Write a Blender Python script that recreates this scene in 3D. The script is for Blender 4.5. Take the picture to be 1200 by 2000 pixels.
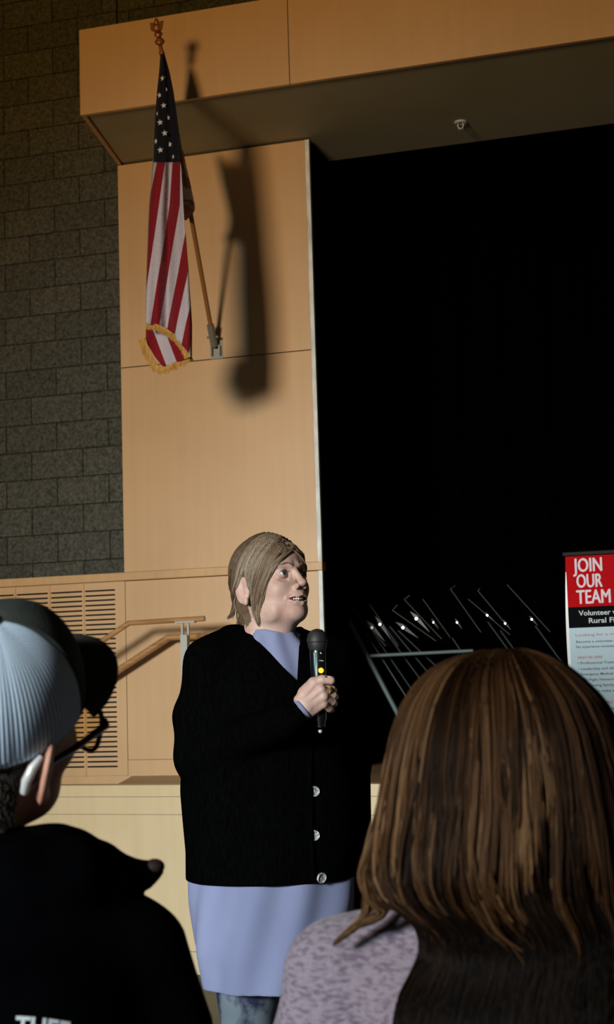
import bpy, math, random
import numpy as np
from mathutils import Vector, Matrix
from mathutils.bvhtree import BVHTree
random.seed(7); rng = np.random.default_rng(11)
for o in list(bpy.data.objects): bpy.data.objects.remove(o)
S = bpy.context.scene; COL = S.collection

# ------------------------------------------------------------------ camera
YAW, PITCH, ROLL = math.radians(16.66), math.radians(6.69), math.radians(-1.74)
FPX = 3000.0; C0 = np.array([0, 0, 1.2])
CF = np.array([-math.sin(YAW)*math.cos(PITCH), math.cos(YAW)*math.cos(PITCH), math.sin(PITCH)])
CR = np.array([math.cos(YAW), math.sin(YAW), 0]); CU = np.cross(CR, CF)
CR, CU = math.cos(ROLL)*CR+math.sin(ROLL)*CU, -math.sin(ROLL)*CR+math.cos(ROLL)*CU
HD = np.array([-math.sin(YAW), math.cos(YAW), 0]); RH = np.array([math.cos(YAW), math.sin(YAW), 0])
cd = bpy.data.cameras.new('camera'); cam = bpy.data.objects.new('camera', cd); COL.objects.link(cam)
cam.matrix_world = Matrix(((CR[0], CU[0], -CF[0], C0[0]), (CR[1], CU[1], -CF[1], C0[1]), (CR[2], CU[2], -CF[2], C0[2]), (0, 0, 0, 1)))
cd.sensor_fit = 'VERTICAL'; cd.sensor_height = 36; cd.lens = 36*FPX/2000
cd.dof.use_dof = True; cd.dof.focus_distance = 3.9; cd.dof.aperture_fstop = 54/5.5
cd.clip_start = .05
S.camera = cam
def ray(px, py): return CF*FPX+CR*(px-600)-CU*(py-1000)
def onZ(a, b, z): r = ray(a, b); return C0+r*((z-C0[2])/r[2])
def onY(a, b, Y): r = ray(a, b); return C0+r*(Y/r[1])
def onD(a, b, d): r = ray(a, b); return C0+r*(d/(r@HD))

# ------------------------------------------------------------------ world, lights, exposure
w = bpy.data.worlds.new('World'); S.world = w; w.use_nodes = True
bg = w.node_tree.nodes['Background']; bg.inputs[0].default_value = (1, .86, .66, 1); bg.inputs[1].default_value = .035
def area(name, loc, target, sx, sy, power, color, spread=180):
    l = bpy.data.lights.new(name, 'AREA'); l.shape = 'RECTANGLE'; l.size = sx; l.size_y = sy
    l.energy = power; l.color = color; l.spread = math.radians(spread)
    o = bpy.data.objects.new(name, l); COL.objects.link(o); o.location = loc
    o.rotation_euler = (Vector(target)-Vector(loc)).to_track_quat('-Z', 'Y').to_euler(); return o
area('warm_key', (-2.75, -3.2, 2.6), (-2.2, 7.2, 2.0), 1.15, 1.2, 66, (1, .50, .06), 76)  # warm key, lined up with the flag's shadow; orange added for the upper wood
area('window_daylight', (-2.85, -3.25, 2.45), (-1.7, 6.6, .0), 1.3, 1.1, 78, (.57, .83, 1), 52)
S.view_settings.view_transform = 'Standard'; S.view_settings.look = 'None'
S.view_settings.exposure = 0; S.view_settings.gamma = 1; S.view_settings.use_curve_mapping = False

# ------------------------------------------------------------------ materials
class NT:
    def __init__(s, m): s.t = m.node_tree; s.n = s.t.nodes
    def new(s, ty, **k):
        n = s.n.new(ty)
        for a, v in k.items():
            if a in n.inputs and not hasattr(type(n), a): n.inputs[a].default_value = v
            else: setattr(n, a, v)
        return n
    def L(s, a, b): s.t.links.new(a, b)
def mat(name, color, rough=.6, metal=0, spec=.5, coat=0, sheen=0, sss=0, emis=None):
    m = bpy.data.materials.new(name); m.use_nodes = True; b = m.node_tree.nodes['Principled BSDF']
    b.inputs['Base Color'].default_value = (*color, 1); b.inputs['Roughness'].default_value = rough
    b.inputs['Metallic'].default_value = metal; b.inputs['Specular IOR Level'].default_value = spec
    b.inputs['Coat Weight'].default_value = coat
    if sheen: b.inputs['Sheen Weight'].default_value = sheen
    if sss: b.inputs['Subsurface Weight'].default_value = sss; b.inputs['Subsurface Radius'].default_value = (.012, .005, .003); b.inputs['Subsurface Scale'].default_value = .6
    if emis: b.inputs['Emission Color'].default_value = (*emis[0], 1); b.inputs['Emission Strength'].default_value = emis[1]
    return m
def noisy(m, c1, c2, scale=(5, 5, 5), detail=4, bump=0, bscale=60, lo=.35, hi=.65):
    t = NT(m); b = t.n['Principled BSDF']
    tc = t.new('ShaderNodeTexCoord'); mp = t.new('ShaderNodeMapping'); mp.inputs['Scale'].default_value = scale
    t.L(tc.outputs['Object'], mp.inputs[0]); nz = t.new('ShaderNodeTexNoise'); nz.inputs['Scale'].default_value = 1; nz.inputs['Detail'].default_value = detail
    t.L(mp.outputs[0], nz.inputs['Vector']); cr = t.new('ShaderNodeValToRGB')
    cr.color_ramp.elements[0].position = lo; cr.color_ramp.elements[1].position = hi
    cr.color_ramp.elements[0].color = (*c1, 1); cr.color_ramp.elements[1].color = (*c2, 1)
    t.L(nz.outputs['Fac'], cr.inputs[0]); t.L(cr.outputs[0], b.inputs['Base Color'])
    if bump:
        n2 = t.new('ShaderNodeTexNoise'); n2.inputs['Scale'].default_value = bscale; n2.inputs['Detail'].default_value = 3
        t.L(tc.outputs['Object'], n2.inputs['Vector']); bp = t.new('ShaderNodeBump'); bp.inputs['Strength'].default_value = bump; bp.inputs['Distance'].default_value = .003
        t.L(n2.outputs['Fac'], bp.inputs['Height']); t.L(bp.outputs[0], b.inputs['Normal'])
    return m
def wood(name, base, dark, light, band=.31, rough=.42):
    """maple veneer: vertical grain, broad veneer leaves of slightly different tone"""
    m = mat(name, base, rough); t = NT(m); b = t.n['Principled BSDF']
    tc = t.new('ShaderNodeTexCoord'); sx = t.new('ShaderNodeSeparateXYZ'); t.L(tc.outputs['Object'], sx.inputs[0])
    ad = t.new('ShaderNodeMath', operation='DIVIDE'); t.L(sx.outputs['X'], ad.inputs[0]); ad.inputs[1].default_value = band
    fl = t.new('ShaderNodeMath', operation='FLOOR'); t.L(ad.outputs[0], fl.inputs[0])
    wn = t.new('ShaderNodeTexWhiteNoise', noise_dimensions='1D'); t.L(fl.outputs[0], wn.inputs['W'])
    mp = t.new('ShaderNodeMapping'); mp.inputs['Scale'].default_value = (26, 26, 1.1); t.L(tc.outputs['Object'], mp.inputs[0])
    nz = t.new('ShaderNodeTexNoise'); nz.inputs['Scale'].default_value = 1; nz.inputs['Detail'].default_value = 5; t.L(mp.outputs[0], nz.inputs['Vector'])
    n3 = t.new('ShaderNodeTexNoise'); n3.inputs['Scale'].default_value = 2.2; n3.inputs['Detail'].default_value = 3; t.L(tc.outputs['Object'], n3.inputs['Vector'])
    cr = t.new('ShaderNodeValToRGB'); e = cr.color_ramp.elements
    e[0].position = .3; e[1].position = .7; e[0].color = (*dark, 1); e[1].color = (*light, 1)
    a1 = t.new('ShaderNodeMath', operation='MULTIPLY_ADD'); t.L(nz.outputs['Fac'], a1.inputs[0]); a1.inputs[1].default_value = .30
    a2 = t.new('ShaderNodeMath', operation='MULTIPLY_ADD'); t.L(wn.outputs['Value'], a2.inputs[0]); a2.inputs[1].default_value = .16; a2.inputs[2].default_value = -.08+.125
    a3 = t.new('ShaderNodeMath', operation='MULTIPLY_ADD'); t.L(n3.outputs['Fac'], a3.inputs[0]); a3.inputs[1].default_value = .5
    t.L(a2.outputs[0], a3.inputs[2]); t.L(a3.outputs[0], a1.inputs[2]); t.L(a1.outputs[0], cr.inputs[0]); t.L(cr.outputs[0], b.inputs['Base Color'])
    return m
def ramp_attr(name, attr, stops, rough=.35, spec=.5):
    m = mat(name, (1, 1, 1), rough, spec=spec); t = NT(m); a = t.new('ShaderNodeAttribute', attribute_name=attr)
    cr = t.new('ShaderNodeValToRGB'); els = cr.color_ramp.elements
    while len(els) < len(stops): els.new(.5)
    for e, (p, c) in zip(els, stops): e.position = p; e.color = (*c, 1)
    t.L(a.outputs['Fac'], cr.inputs[0]); t.L(cr.outputs[0], t.n['Principled BSDF'].inputs['Base Color']); return m

M = {}
M['maple'] = wood('maple_panel', (.6, .39, .2), (.55, .345, .165), (.65, .42, .215))
M['maple_pale'] = wood('maple_stage_front', (.66, .5, .28), (.56, .42, .235), (.70, .54, .32), band=.6)
M['maple_rail'] = wood('maple_trim', (.6, .38, .18), (.50, .29, .12), (.68, .43, .20), band=.9)
M['oak'] = noisy(mat('oak_rail', (.4, .22, .08), .3, coat=.3), (.34, .17, .06), (.52, .29, .12), (6, 60, 60))
M['black'] = mat('black_paint', (.004, .004, .004), .6, spec=.2)
M['curtain'] = mat('stage_curtain', (.0008, .0008, .0009), 1, spec=0)
M['soffit'] = noisy(mat('soffit_plaster', (.16, .125, .085), .8, spec=.25), (.36, .33, .22), (.40, .37, .25), (2, 2, 2))
M['steel'] = noisy(mat('steel_edge_trim', (.4, .42, .4), .5), (.50, .53, .52), (.88, .92, .90), (30, 30, 9), lo=.3, hi=.7)
M['grey_metal'] = mat('grey_painted_metal', (.42, .43, .40), .5)
M['stand_metal'] = mat('stand_metal', (.03, .042, .042), .5)
M['stand_black'] = mat('stand_black', (.012, .013, .014), .5)
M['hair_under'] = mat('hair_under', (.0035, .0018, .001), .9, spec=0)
M['cart_metal'] = mat('cart_metal', (.10, .14, .14), .5)
M['stand_edge'] = mat('stand_edge', (.11, .10, .10), .5, metal=.2)
M['chrome'] = mat('chrome', (.8, .8, .82), .2, metal=1)
M['floor'] = noisy(mat('floor_vinyl', (.07, .06, .04), .5), (.06, .05, .03), (.09, .075, .05), (3, 3, 3))
M['deck'] = wood('stage_deck', (.35, .2, .08), (.30, .17, .07), (.42, .25, .11), band=.08)
def block_mat():
    m = mat('split_block', (.05, .045, .035), .95, spec=.15); t = NT(m); b = t.n['Principled BSDF']
    tc = t.new('ShaderNodeTexCoord'); mp = t.new('ShaderNodeMapping'); mp.inputs['Rotation'].default_value = (math.pi/2, 0, 0)
    t.L(tc.outputs['Object'], mp.inputs[0])
    sx = t.new('ShaderNodeSeparateXYZ'); t.L(tc.outputs['Object'], sx.inputs[0]); cx = t.new('ShaderNodeCombineXYZ')
    t.L(sx.outputs['X'], cx.inputs['X']); t.L(sx.outputs['Z'], cx.inputs['Y'])
    br = t.new('ShaderNodeTexBrick'); br.offset = .5
    br.inputs['Scale'].default_value = 1; br.inputs['Brick Width'].default_value = .294; br.inputs['Row Height'].default_value = .147
    br.inputs['Mortar Size'].default_value = .004; br.inputs['Mortar Smooth'].default_value = .6; br.inputs['Bias'].default_value = 0
    br.inputs['Color1'].default_value = (.070, .072, .062, 1); br.inputs['Color2'].default_value = (.054, .057, .050, 1); br.inputs['Mortar'].default_value = (.036, .036, .031, 1)
    t.L(cx.outputs[0], br.inputs['Vector'])
    nz = t.new('ShaderNodeTexNoise'); nz.inputs['Scale'].default_value = 55; nz.inputs['Detail'].default_value = 6; nz.inputs['Roughness'].default_value = .75
    t.L(tc.outputs['Object'], nz.inputs['Vector'])
    cr = t.new('ShaderNodeValToRGB'); e = cr.color_ramp.elements; e[0].position = .3; e[0].color = (.35, .35, .35, 1); e[1].position = .72; e[1].color = (2.1, 2.05, 1.9, 1)
    t.L(nz.outputs['Fac'], cr.inputs[0])
    mx = t.new('ShaderNodeMix', data_type='RGBA', blend_type='MULTIPLY'); mx.inputs[0].default_value = 1
    t.L(br.outputs['Color'], mx.inputs[6]); t.L(cr.outputs[0], mx.inputs[7]); t.L(mx.outputs[2], b.inputs['Base Color'])
    vo = t.new('ShaderNodeTexNoise'); vo.inputs['Scale'].default_value = 28; vo.inputs['Detail'].default_value = 5; t.L(tc.outputs['Object'], vo.inputs['Vector'])
    sb = t.new('ShaderNodeMath', operation='MULTIPLY_ADD'); t.L(br.outputs['Fac'], sb.inputs[0]); sb.inputs[1].default_value = -1; t.L(vo.outputs['Fac'], sb.inputs[2])
    bp = t.new('ShaderNodeBump'); bp.inputs['Strength'].default_value = .9; bp.inputs['Distance'].default_value = .012
    t.L(sb.outputs[0], bp.inputs['Height']); t.L(bp.outputs[0], b.inputs['Normal']); return m
M['block'] = block_mat()
M['skin'] = noisy(mat('fair_skin', (.62, .38, .3), .58, sss=.12), (.40, .235, .185), (.49, .33, .27), (28, 28, 28), bump=.15, bscale=220)
M['skin2'] = noisy(mat('ruddy_skin', (.4, .2, .14), .55, sss=.1), (.42, .19, .13), (.56, .33, .25), (22, 22, 22))
M['lip'] = mat('lips', (.42, .19, .16), .45)
M['mouth'] = mat('mouth_inside', (.05, .008, .008), .6)
M['teeth'] = mat('teeth', (.75, .72, .66), .3)
M['sclera'] = mat('eye_white', (.7, .68, .66), .25); M['iris'] = mat('iris', (.05, .07, .08), .2); M['pupil'] = mat('pupil', (.003, .003, .003), .1)
M['brow'] = mat('brow_hair', (.28, .18, .12), .7)
M['cardigan'] = noisy(mat('black_knit', (.003, .003, .003), 1, spec=0), (.0008, .0008, .0008), (.0016, .0016, .0018), (200, 200, 40), bump=.3, bscale=160)
M['lavender'] = noisy(mat('lavender_jersey', (.42, .43, .66), .8, spec=.2), (.155, .17, .275), (.205, .22, .345), (5, 5, 2), bump=.1, bscale=300)
M['leggings'] = noisy(mat('marbled_leggings', (.1, .12, .16), .8), (.006, .008, .035), (.11, .135, .16), (16, 16, 12), detail=4, lo=.45, hi=.58)
M['shoe'] = mat('black_shoe', (.01, .01, .01), .4)
M['button'] = noisy(mat('grey_shell_button', (.4, .4, .38), .3), (.10, .10, .10), (.50, .50, .48), (220, 220, 220))
M['gold'] = mat('gold', (.85, .58, .22), .25, metal=1)
M['jacket'] = noisy(mat('black_jacket', (.0015, .0015, .002), 1, spec=0), (.001, .001, .0015), (.0022, .0024, .003), (9, 9, 9))
M['lining'] = mat('dark_red_lining', (.012, .002, .0015), .8)
M['trousers'] = mat('dark_trousers', (.01, .011, .015), .8)
M['capfront'] = noisy(mat('dark_cap_cloth', (.02, .028, .026), .85), (.015, .022, .020), (.028, .037, .034), (40, 40, 40), bump=.2, bscale=300)
M['print'] = mat('white_print', (.55, .62, .68), .6)
M['aid'] = mat('silver_hearing_aid', (.62, .64, .65), .3, metal=.2)
M['specs'] = mat('black_acetate', (.006, .006, .006), .25)
M['hair_grey'] = ramp_attr('grey_blonde_hair', 'tone', [(0, (.035, .022, .012)), (.4, (.15, .094, .056)), (.75, (.27, .215, .155)), (1, (.44, .43, .38))], .5, .3)
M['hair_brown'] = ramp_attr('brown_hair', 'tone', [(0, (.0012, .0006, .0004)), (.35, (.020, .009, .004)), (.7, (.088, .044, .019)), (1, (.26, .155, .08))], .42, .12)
M['hair_short'] = ramp_attr('short_grey_hair', 'tone', [(0, (.02, .018, .014)), (1, (.16, .15, .12))], .6)
def glass_mat():
    m = mat('lens_glass', (.9, .8, .6), .02); b = m.node_tree.nodes['Principled BSDF']; b.inputs['Transmission Weight'].default_value = 1; b.inputs['IOR'].default_value = 1.05
    b.inputs['Base Color'].default_value = (.80, .66, .45, 1); return m
M['glass'] = glass_mat()
def mesh_cap_mat():
    m = mat('white_cap_mesh', (.5, .57, .68), .8, spec=.2); t = NT(m); b = t.n['Principled BSDF']
    uv = t.new('ShaderNodeUVMap', uv_map='UVMap'); wv = t.new('ShaderNodeTexWave'); wv.inputs['Scale'].default_value = 6.5; wv.inputs['Distortion'].default_value = .35; wv.inputs['Detail Scale'].default_value = .5
    t.L(uv.outputs[0], wv.inputs['Vector']); cr = t.new('ShaderNodeValToRGB'); e = cr.color_ramp.elements
    e[0].color = (.20, .29, .46, 1); e[1].color = (.66, .84, 1, 1); e[0].position = .05; e[1].position = .6
    t.L(wv.outputs['Fac'], cr.inputs[0]); t.L(cr.outputs[0], b.inputs['Base Color'])
    bp = t.new('ShaderNodeBump'); bp.inputs['Strength'].default_value = .4; bp.inputs['Distance'].default_value = .002; t.L(wv.outputs['Fac'], bp.inputs['Height']); t.L(bp.outputs[0], b.inputs['Normal']); return m
M['capmesh'] = mesh_cap_mat()
def sweater_mat():
    m = mat('lilac_knit', (.42, .37, .43), .9, spec=.15, sheen=.2); t = NT(m); b = t.n['Principled BSDF']
    tc = t.new('ShaderNodeTexCoord'); mp = t.new('ShaderNodeMapping'); mp.inputs['Rotation'].default_value = (0, .55, 0); mp.inputs['Scale'].default_value = (95, 110, 250)
    t.L(tc.outputs['Object'], mp.inputs[0]); nz = t.new('ShaderNodeTexNoise'); nz.inputs['Scale'].default_value = 1; nz.inputs['Detail'].default_value = 1.5; t.L(mp.outputs[0], nz.inputs['Vector'])
    cr = t.new('ShaderNodeValToRGB'); e = cr.color_ramp.elements; e[0].position = .36; e[0].color = (.19, .155, .215, 1); e[1].position = .52; e[1].color = (.32, .28, .36, 1)
    t.L(nz.outputs['Fac'], cr.inputs[0]); t.L(cr.outputs[0], b.inputs['Base Color'])
    bp = t.new('ShaderNodeBump'); bp.inputs['Strength'].default_value = 1; bp.inputs['Distance'].default_value = .005
    t.L(nz.outputs['Fac'], bp.inputs['Height']); t.L(bp.outputs[0], b.inputs['Normal']); return m
M['sweater'] = sweater_mat()

# ------------------------------------------------------------------ object helpers
def tag(o, label=None, cat=None, group=None, kind=None):
    for k, v in (('label', label), ('category', cat), ('group', group), ('kind', kind)):
        if v: o[k] = v
    return o
def link(o, parent=None):
    COL.objects.link(o)
    if parent is not None: o.parent = parent
    return o
def empty(name, loc=(0, 0, 0), rz=0, **k):
    o = bpy.data.objects.new(name, None); link(o); o.location = [float(v) for v in loc]; o.rotation_euler = (0, 0, rz); o.empty_display_size = .1
    return tag(o, **k)
def mesh(name, V, F, mats, parent=None, smooth=True, mi=None, attrs=None, uv=None):
    me = bpy.data.meshes.new(name)
    V = np.asarray(V, dtype=np.float32)
    if isinstance(F, np.ndarray):
        n, k = F.shape; me.vertices.add(len(V)); me.vertices.foreach_set('co', V.ravel())
        me.loops.add(n*k); me.loops.foreach_set('vertex_index', F.astype(np.int32).ravel())
        me.polygons.add(n); me.polygons.foreach_set('loop_start', np.arange(0, n*k, k, dtype=np.int32)); me.update(calc_edges=True)
    else: me.from_pydata(V.tolist(), [], F)
    for m in (mats if isinstance(mats, list) else [mats]): me.materials.append(m)
    if mi is not None: me.polygons.foreach_set('material_index', np.asarray(mi, dtype=np.int32))
    me.polygons.foreach_set('use_smooth', [smooth]*len(me.polygons))
    if attrs:
        for k2, a in attrs.items(): me.attributes.new(k2, 'FLOAT', 'POINT').data.foreach_set('value', np.asarray(a, dtype=np.float32))
    if uv is not None:
        l = me.uv_layers.new(name='UVMap'); vi = np.empty(len(me.loops), dtype=np.int32); me.loops.foreach_get('vertex_index', vi)
        l.data.foreach_set('uv', np.asarray(uv, dtype=np.float32)[vi].ravel())
    me.validate(); me.update()
    return link(bpy.data.objects.new(name, me), parent)
class MB:
    """collects shapes into one mesh"""
    def __init__(s): s.V = []; s.F = []; s.m = []
    def add(s, V, F, m=0):
        b = len(s.V); s.V += [tuple(map(float, v)) for v in V]; s.F += [[b+i for i in f] for f in F]; s.m += [m]*len(F); return s
    def box(s, lo, hi, m=0, bev=0):
        x0, y0, z0 = lo; x1, y1, z1 = hi
        return s.add([(x0, y0, z0), (x1, y0, z0), (x1, y1, z0), (x0, y1, z0), (x0, y0, z1), (x1, y0, z1), (x1, y1, z1), (x0, y1, z1)],
                     [(0, 3, 2, 1), (4, 5, 6, 7), (0, 1, 5, 4), (1, 2, 6, 5), (2, 3, 7, 6), (3, 0, 4, 7)], m)
    def prism(s, poly, y0, y1, m=0):
        n = len(poly); V = [(x, y0, z) for x, z in poly]+[(x, y1, z) for x, z in poly]
        return s.add(V, [list(range(n)), list(range(2*n-1, n-1, -1))]+[(i, i+n, (i+1) % n+n, (i+1) % n) for i in range(n)], m)
    def slab(s, poly, z0, z1, m=0):
        n = len(poly); V = [(x, y, z0) for x, y in poly]+[(x, y, z1) for x, y in poly]
        return s.add(V, [list(range(n))[::-1], list(range(n, 2*n))]+[(i, (i+1) % n, (i+1) % n+n, i+n) for i in range(n)], m)
    def tube(s, pts, r, n=12, m=0, flat=1.0):
        P = [np.array(p, float) for p in pts]; K = len(P); rr = r if hasattr(r, '__len__') else [r]*K; V = []
        up = np.array([0, 0, 1.]) if abs((P[-1]-P[0])[2]) < .9*np.linalg.norm(P[-1]-P[0])+1e-9 else np.array([0, 1., 0])
        for i in range(K):
            a = P[min(i+1, K-1)]-P[max(i-1, 0)]; a /= np.linalg.norm(a)+1e-12
            x = np.cross(a, up); x /= np.linalg.norm(x)+1e-12; y = np.cross(x, a)
            for j in range(n):
                t = 2*math.pi*j/n; V.append(P[i]+rr[i]*(math.cos(t)*x+flat*math.sin(t)*y))
        F = [(i*n+j, i*n+(j+1) % n, (i+1)*n+(j+1) % n, (i+1)*n+j) for i in range(K-1) for j in range(n)]
        F += [list(range(n))[::-1], list(range((K-1)*n, K*n))]
        return s.add(V, F, m)
    def lathe(s, prof, c=(0, 0, 0), axis=(0, 0, 1), n=24, m=0):
        a = np.array(axis, float); a /= np.linalg.norm(a); P = [np.array(c)+a*h for _, h in prof]
        x = np.cross(a, (0, 1, 0) if abs(a[1]) < .9 else (1, 0, 0)); x /= np.linalg.norm(x); y = np.cross(a, x); V = []
        for (r, h), p in zip(prof, P):
            for j in range(n): t = 2*math.pi*j/n; V.append(p+max(r, 1e-4)*(math.cos(t)*x+math.sin(t)*y))
        K = len(prof); F = [(i*n+j, i*n+(j+1) % n, (i+1)*n+(j+1) % n, (i+1)*n+j) for i in range(K-1) for j in range(n)]
        F += [list(range(n))[::-1], list(range((K-1)*n, K*n))]
        return s.add(V, F, m)
    def build(s, name, mats, parent=None, smooth=False, bevel=0, **k):
        o = mesh(name, s.V, s.F, mats, parent, smooth, mi=s.m)
        if smooth:
            bpy.context.view_layer.objects.active = o
            md = o.modifiers.new('edge', 'EDGE_SPLIT'); md.split_angle = math.radians(40)
        if bevel:
            b = o.modifiers.new('bevel', 'BEVEL'); b.width = bevel; b.segments = 2; b.limit_method = 'ANGLE'
        return tag(o, **k)
def struct(o): o['kind'] = 'structure'; return o
def text_mesh(body, size=1.0, bold=0.0, sx=1.0, align='LEFT'):
    c = bpy.data.curves.new('t', 'FONT'); c.body = body; c.size = size; c.offset = bold; c.align_x = align; c.resolution_u = 3
    o = bpy.data.objects.new('t', c); COL.objects.link(o); bpy.context.view_layer.update()
    me = bpy.data.meshes.new_from_object(o.evaluated_get(bpy.context.evaluated_depsgraph_get()))
    V = [(v.co.x*sx, v.co.y) for v in me.vertices]; F = [list(p.vertices) for p in me.polygons]
    bpy.data.objects.remove(o); bpy.data.meshes.remove(me); return V, F

# ------------------------------------------------------------------ signed-distance modelling
class Vol:
    def __init__(s, lo, hi, h):
        s.lo = np.array(lo, float); s.h = h; n = np.ceil((np.array(hi)-s.lo)/h).astype(int)+1; s.n = n
        s.f = np.full(n, .5, np.float32); s.ax = [(s.lo[i]+h*np.arange(n[i])).astype(np.float32) for i in range(3)]
    def op(s, fn, lo, hi, k=0.0, mode='u'):
        m = k+3*s.h
        a = np.maximum(0, np.floor((np.array(lo)-m-s.lo)/s.h).astype(int)); b = np.minimum(s.n, np.ceil((np.array(hi)+m-s.lo)/s.h).astype(int)+1)
        if (b <= a).any(): return s
        sl = tuple(slice(a[i], b[i]) for i in range(3))
        X = s.ax[0][sl[0]][:, None, None]; Y = s.ax[1][sl[1]][None, :, None]; Z = s.ax[2][sl[2]][None, None, :]
        d = fn(X, Y, Z); f = s.f[sl]
        if mode == 's': f = -f
        if k > 0:
            h = np.clip(.5+.5*(d-f)/k, 0, 1); r = d*(1-h)+f*h-k*h*(1-h)
        else: r = np.minimum(d, f)
        s.f[sl] = -r if mode == 's' else r
        return s
    def ell(s, c, r, k=0.0, mode='u', R=None):
        c = np.array(c, float); r = np.array(r, float); m = r.max() if R is not None else r
        def fn(X, Y, Z):
            x, y, z = X-c[0], Y-c[1], Z-c[2]
            if R is not None: x, y, z = [R[i][0]*x+R[i][1]*y+R[i][2]*z for i in range(3)]
            k0 = np.sqrt((x/r[0])**2+(y/r[1])**2+(z/r[2])**2); k1 = np.sqrt((x/r[0]**2)**2+(y/r[1]**2)**2+(z/r[2]**2)**2)+1e-6
            return k0*(k0-1)/k1
        return s.op(fn, c-m, c+m, k, mode)
    def cap(s, a, b, ra, rb=None, k=0.0, mode='u'):
        a = np.array(a, float); b = np.array(b, float); rb = ra if rb is None else rb; d = b-a; L = max(d@d, 1e-9)
        def fn(X, Y, Z):
            t = np.clip(((X-a[0])*d[0]+(Y-a[1])*d[1]+(Z-a[2])*d[2])/L, 0, 1)
            return np.sqrt((X-a[0]-t*d[0])**2+(Y-a[1]-t*d[1])**2+(Z-a[2]-t*d[2])**2)-(ra+(rb-ra)*t)
        R = max(ra, rb); return s.op(fn, np.minimum(a, b)-R, np.maximum(a, b)+R, k, mode)
    def chain(s, P, r, k=0.0, mode='u'):
        for i in range(len(P)-1): s.cap(P[i], P[i+1], r[i], r[i+1], k if i == 0 else min(k, .6*min(r[i], r[i+1])) or k, mode)
        return s
    def loft(s, rows, k=0.0, mode='u', fold=0, nf=14, ph=0):
        """rows of (z, cx, cy, a, b) from bottom to top: stack of ellipses"""
        rows = sorted(rows); A = np.array(rows, float); zz = A[:, 0]
        zf = np.linspace(zz[0], zz[-1], 200); C = [np.interp(zf, zz, A[:, i]) for i in range(1, 5)]
        ker = np.hanning(15); ker /= ker.sum(); C = [np.convolve(np.pad(c, 7, mode='edge'), ker, 'valid') for c in C]
        def fn(X, Y, Z):
            cx, cy, a, b = [np.interp(Z, zf, c).astype(np.float32) for c in C]
            dx, dy = (X-cx), (Y-cy); q = np.sqrt((dx/a)**2+(dy/b)**2)
            if fold: q = q-fold*np.sin(nf*np.arctan2(dy, dx)+ph+3*np.sin(Z*5))
            d = (q-1)*np.minimum(a, b); dz = np.maximum(zz[0]-Z, Z-zz[-1])
            return np.maximum(d, dz)
        mx = (A[:, 1]+A[:, 3]).max(); mn = (A[:, 1]-A[:, 3]).min(); my = (A[:, 2]+A[:, 4]).max(); ny = (A[:, 2]-A[:, 4]).min()
        return s.op(fn, (mn, ny, zz[0]), (mx, my, zz[-1]), k, mode)
    def mesh(s):
        f = s.f; nx, ny, nz = s.n; g = f < 0
        c = np.zeros((nx-1, ny-1, nz-1), np.int8)
        for i in (0, 1):
            for j in (0, 1):
                for k in (0, 1): c += g[i:nx-1+i, j:ny-1+j, k:nz-1+k]
        act = (c > 0) & (c < 8); I, J, K = np.nonzero(act); idx = np.full(act.shape, -1, np.int64); idx[I, J, K] = np.arange(len(I))
        cor = {(i, j, k): f[I+i, J+j, K+k] for i in (0, 1) for j in (0, 1) for k in (0, 1)}
        P = np.zeros((len(I), 3)); N = np.zeros(len(I))
        for a in cor:
            for ax in range(3):
                if a[ax] == 0:
                    b = list(a); b[ax] = 1; b = tuple(b); fa, fb = cor[a], cor[b]; m = (fa < 0) != (fb < 0)
                    t = np.where(m, fa/np.where(m, fa-fb, 1), 0); q = np.array(a, float)[None, :].repeat(len(I), 0); q[:, ax] += t
                    P[m] += q[m]; N[m] += 1
        P = s.lo+s.h*(np.stack([I, J, K], 1)+P/N[:, None]); Fs = []
        for ax in range(3):
            o = [slice(1, n-1) for n in (nx, ny, nz)]; o[ax] = slice(0, (nx, ny, nz)[ax]-1)
            o2 = list(o); o2[ax] = slice(1, (nx, ny, nz)[ax]); A = g[tuple(o)]; B = g[tuple(o2)]
            u, v = [(1, 2), (2, 0), (0, 1)][ax]
            for sgn, mk in ((1, A & ~B), (-1, ~A & B)):
                q = np.stack(np.nonzero(mk), 1); 
                if not len(q): continue
                base = q.copy()
                for t in range(3):
                    if t != ax: base[:, t] += 1
                cs = []
                for du, dv in ((-1, -1), (0, -1), (0, 0), (-1, 0)):
                    w2 = base.copy(); w2[:, u] += du; w2[:, v] += dv; cs.append(idx[w2[:, 0], w2[:, 1], w2[:, 2]])
                if sgn < 0: cs = cs[::-1]
                Fs.append(np.stack(cs, 1))
        F = np.concatenate(Fs); F = F[(F >= 0).all(1)]
        return P, F
def relax(V, F, it=2, lam=.5):
    n = len(V); E = np.concatenate([F[:, [i, (i+1) % 4]] for i in range(4)]); V = V.copy()
    deg = np.bincount(E[:, 0], minlength=n)+np.bincount(E[:, 1], minlength=n)
    for _ in range(it):
        A = np.zeros_like(V)
        for t in range(3): A[:, t] = np.bincount(E[:, 0], V[E[:, 1], t], n)+np.bincount(E[:, 1], V[E[:, 0], t], n)
        V += lam*(A/np.maximum(deg, 1)[:, None]-V)
    return V
def join(parts):
    V = []; F = []; mi = []; b = 0
    for p in parts:
        v, f = p[0], p[1]; V.append(v); F.append(f+b); b += len(v); mi.append(p[2] if len(p) > 2 else np.zeros(len(f), int))
    return np.concatenate(V), np.concatenate(F), np.concatenate(mi)
def frame(f, l, u, o): return np.array([f, l, u]), np.array(o, float)     # canonical (fwd,left,up) -> local
def to(Fr, P): return np.asarray(P) @ Fr[0]+Fr[1]
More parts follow.
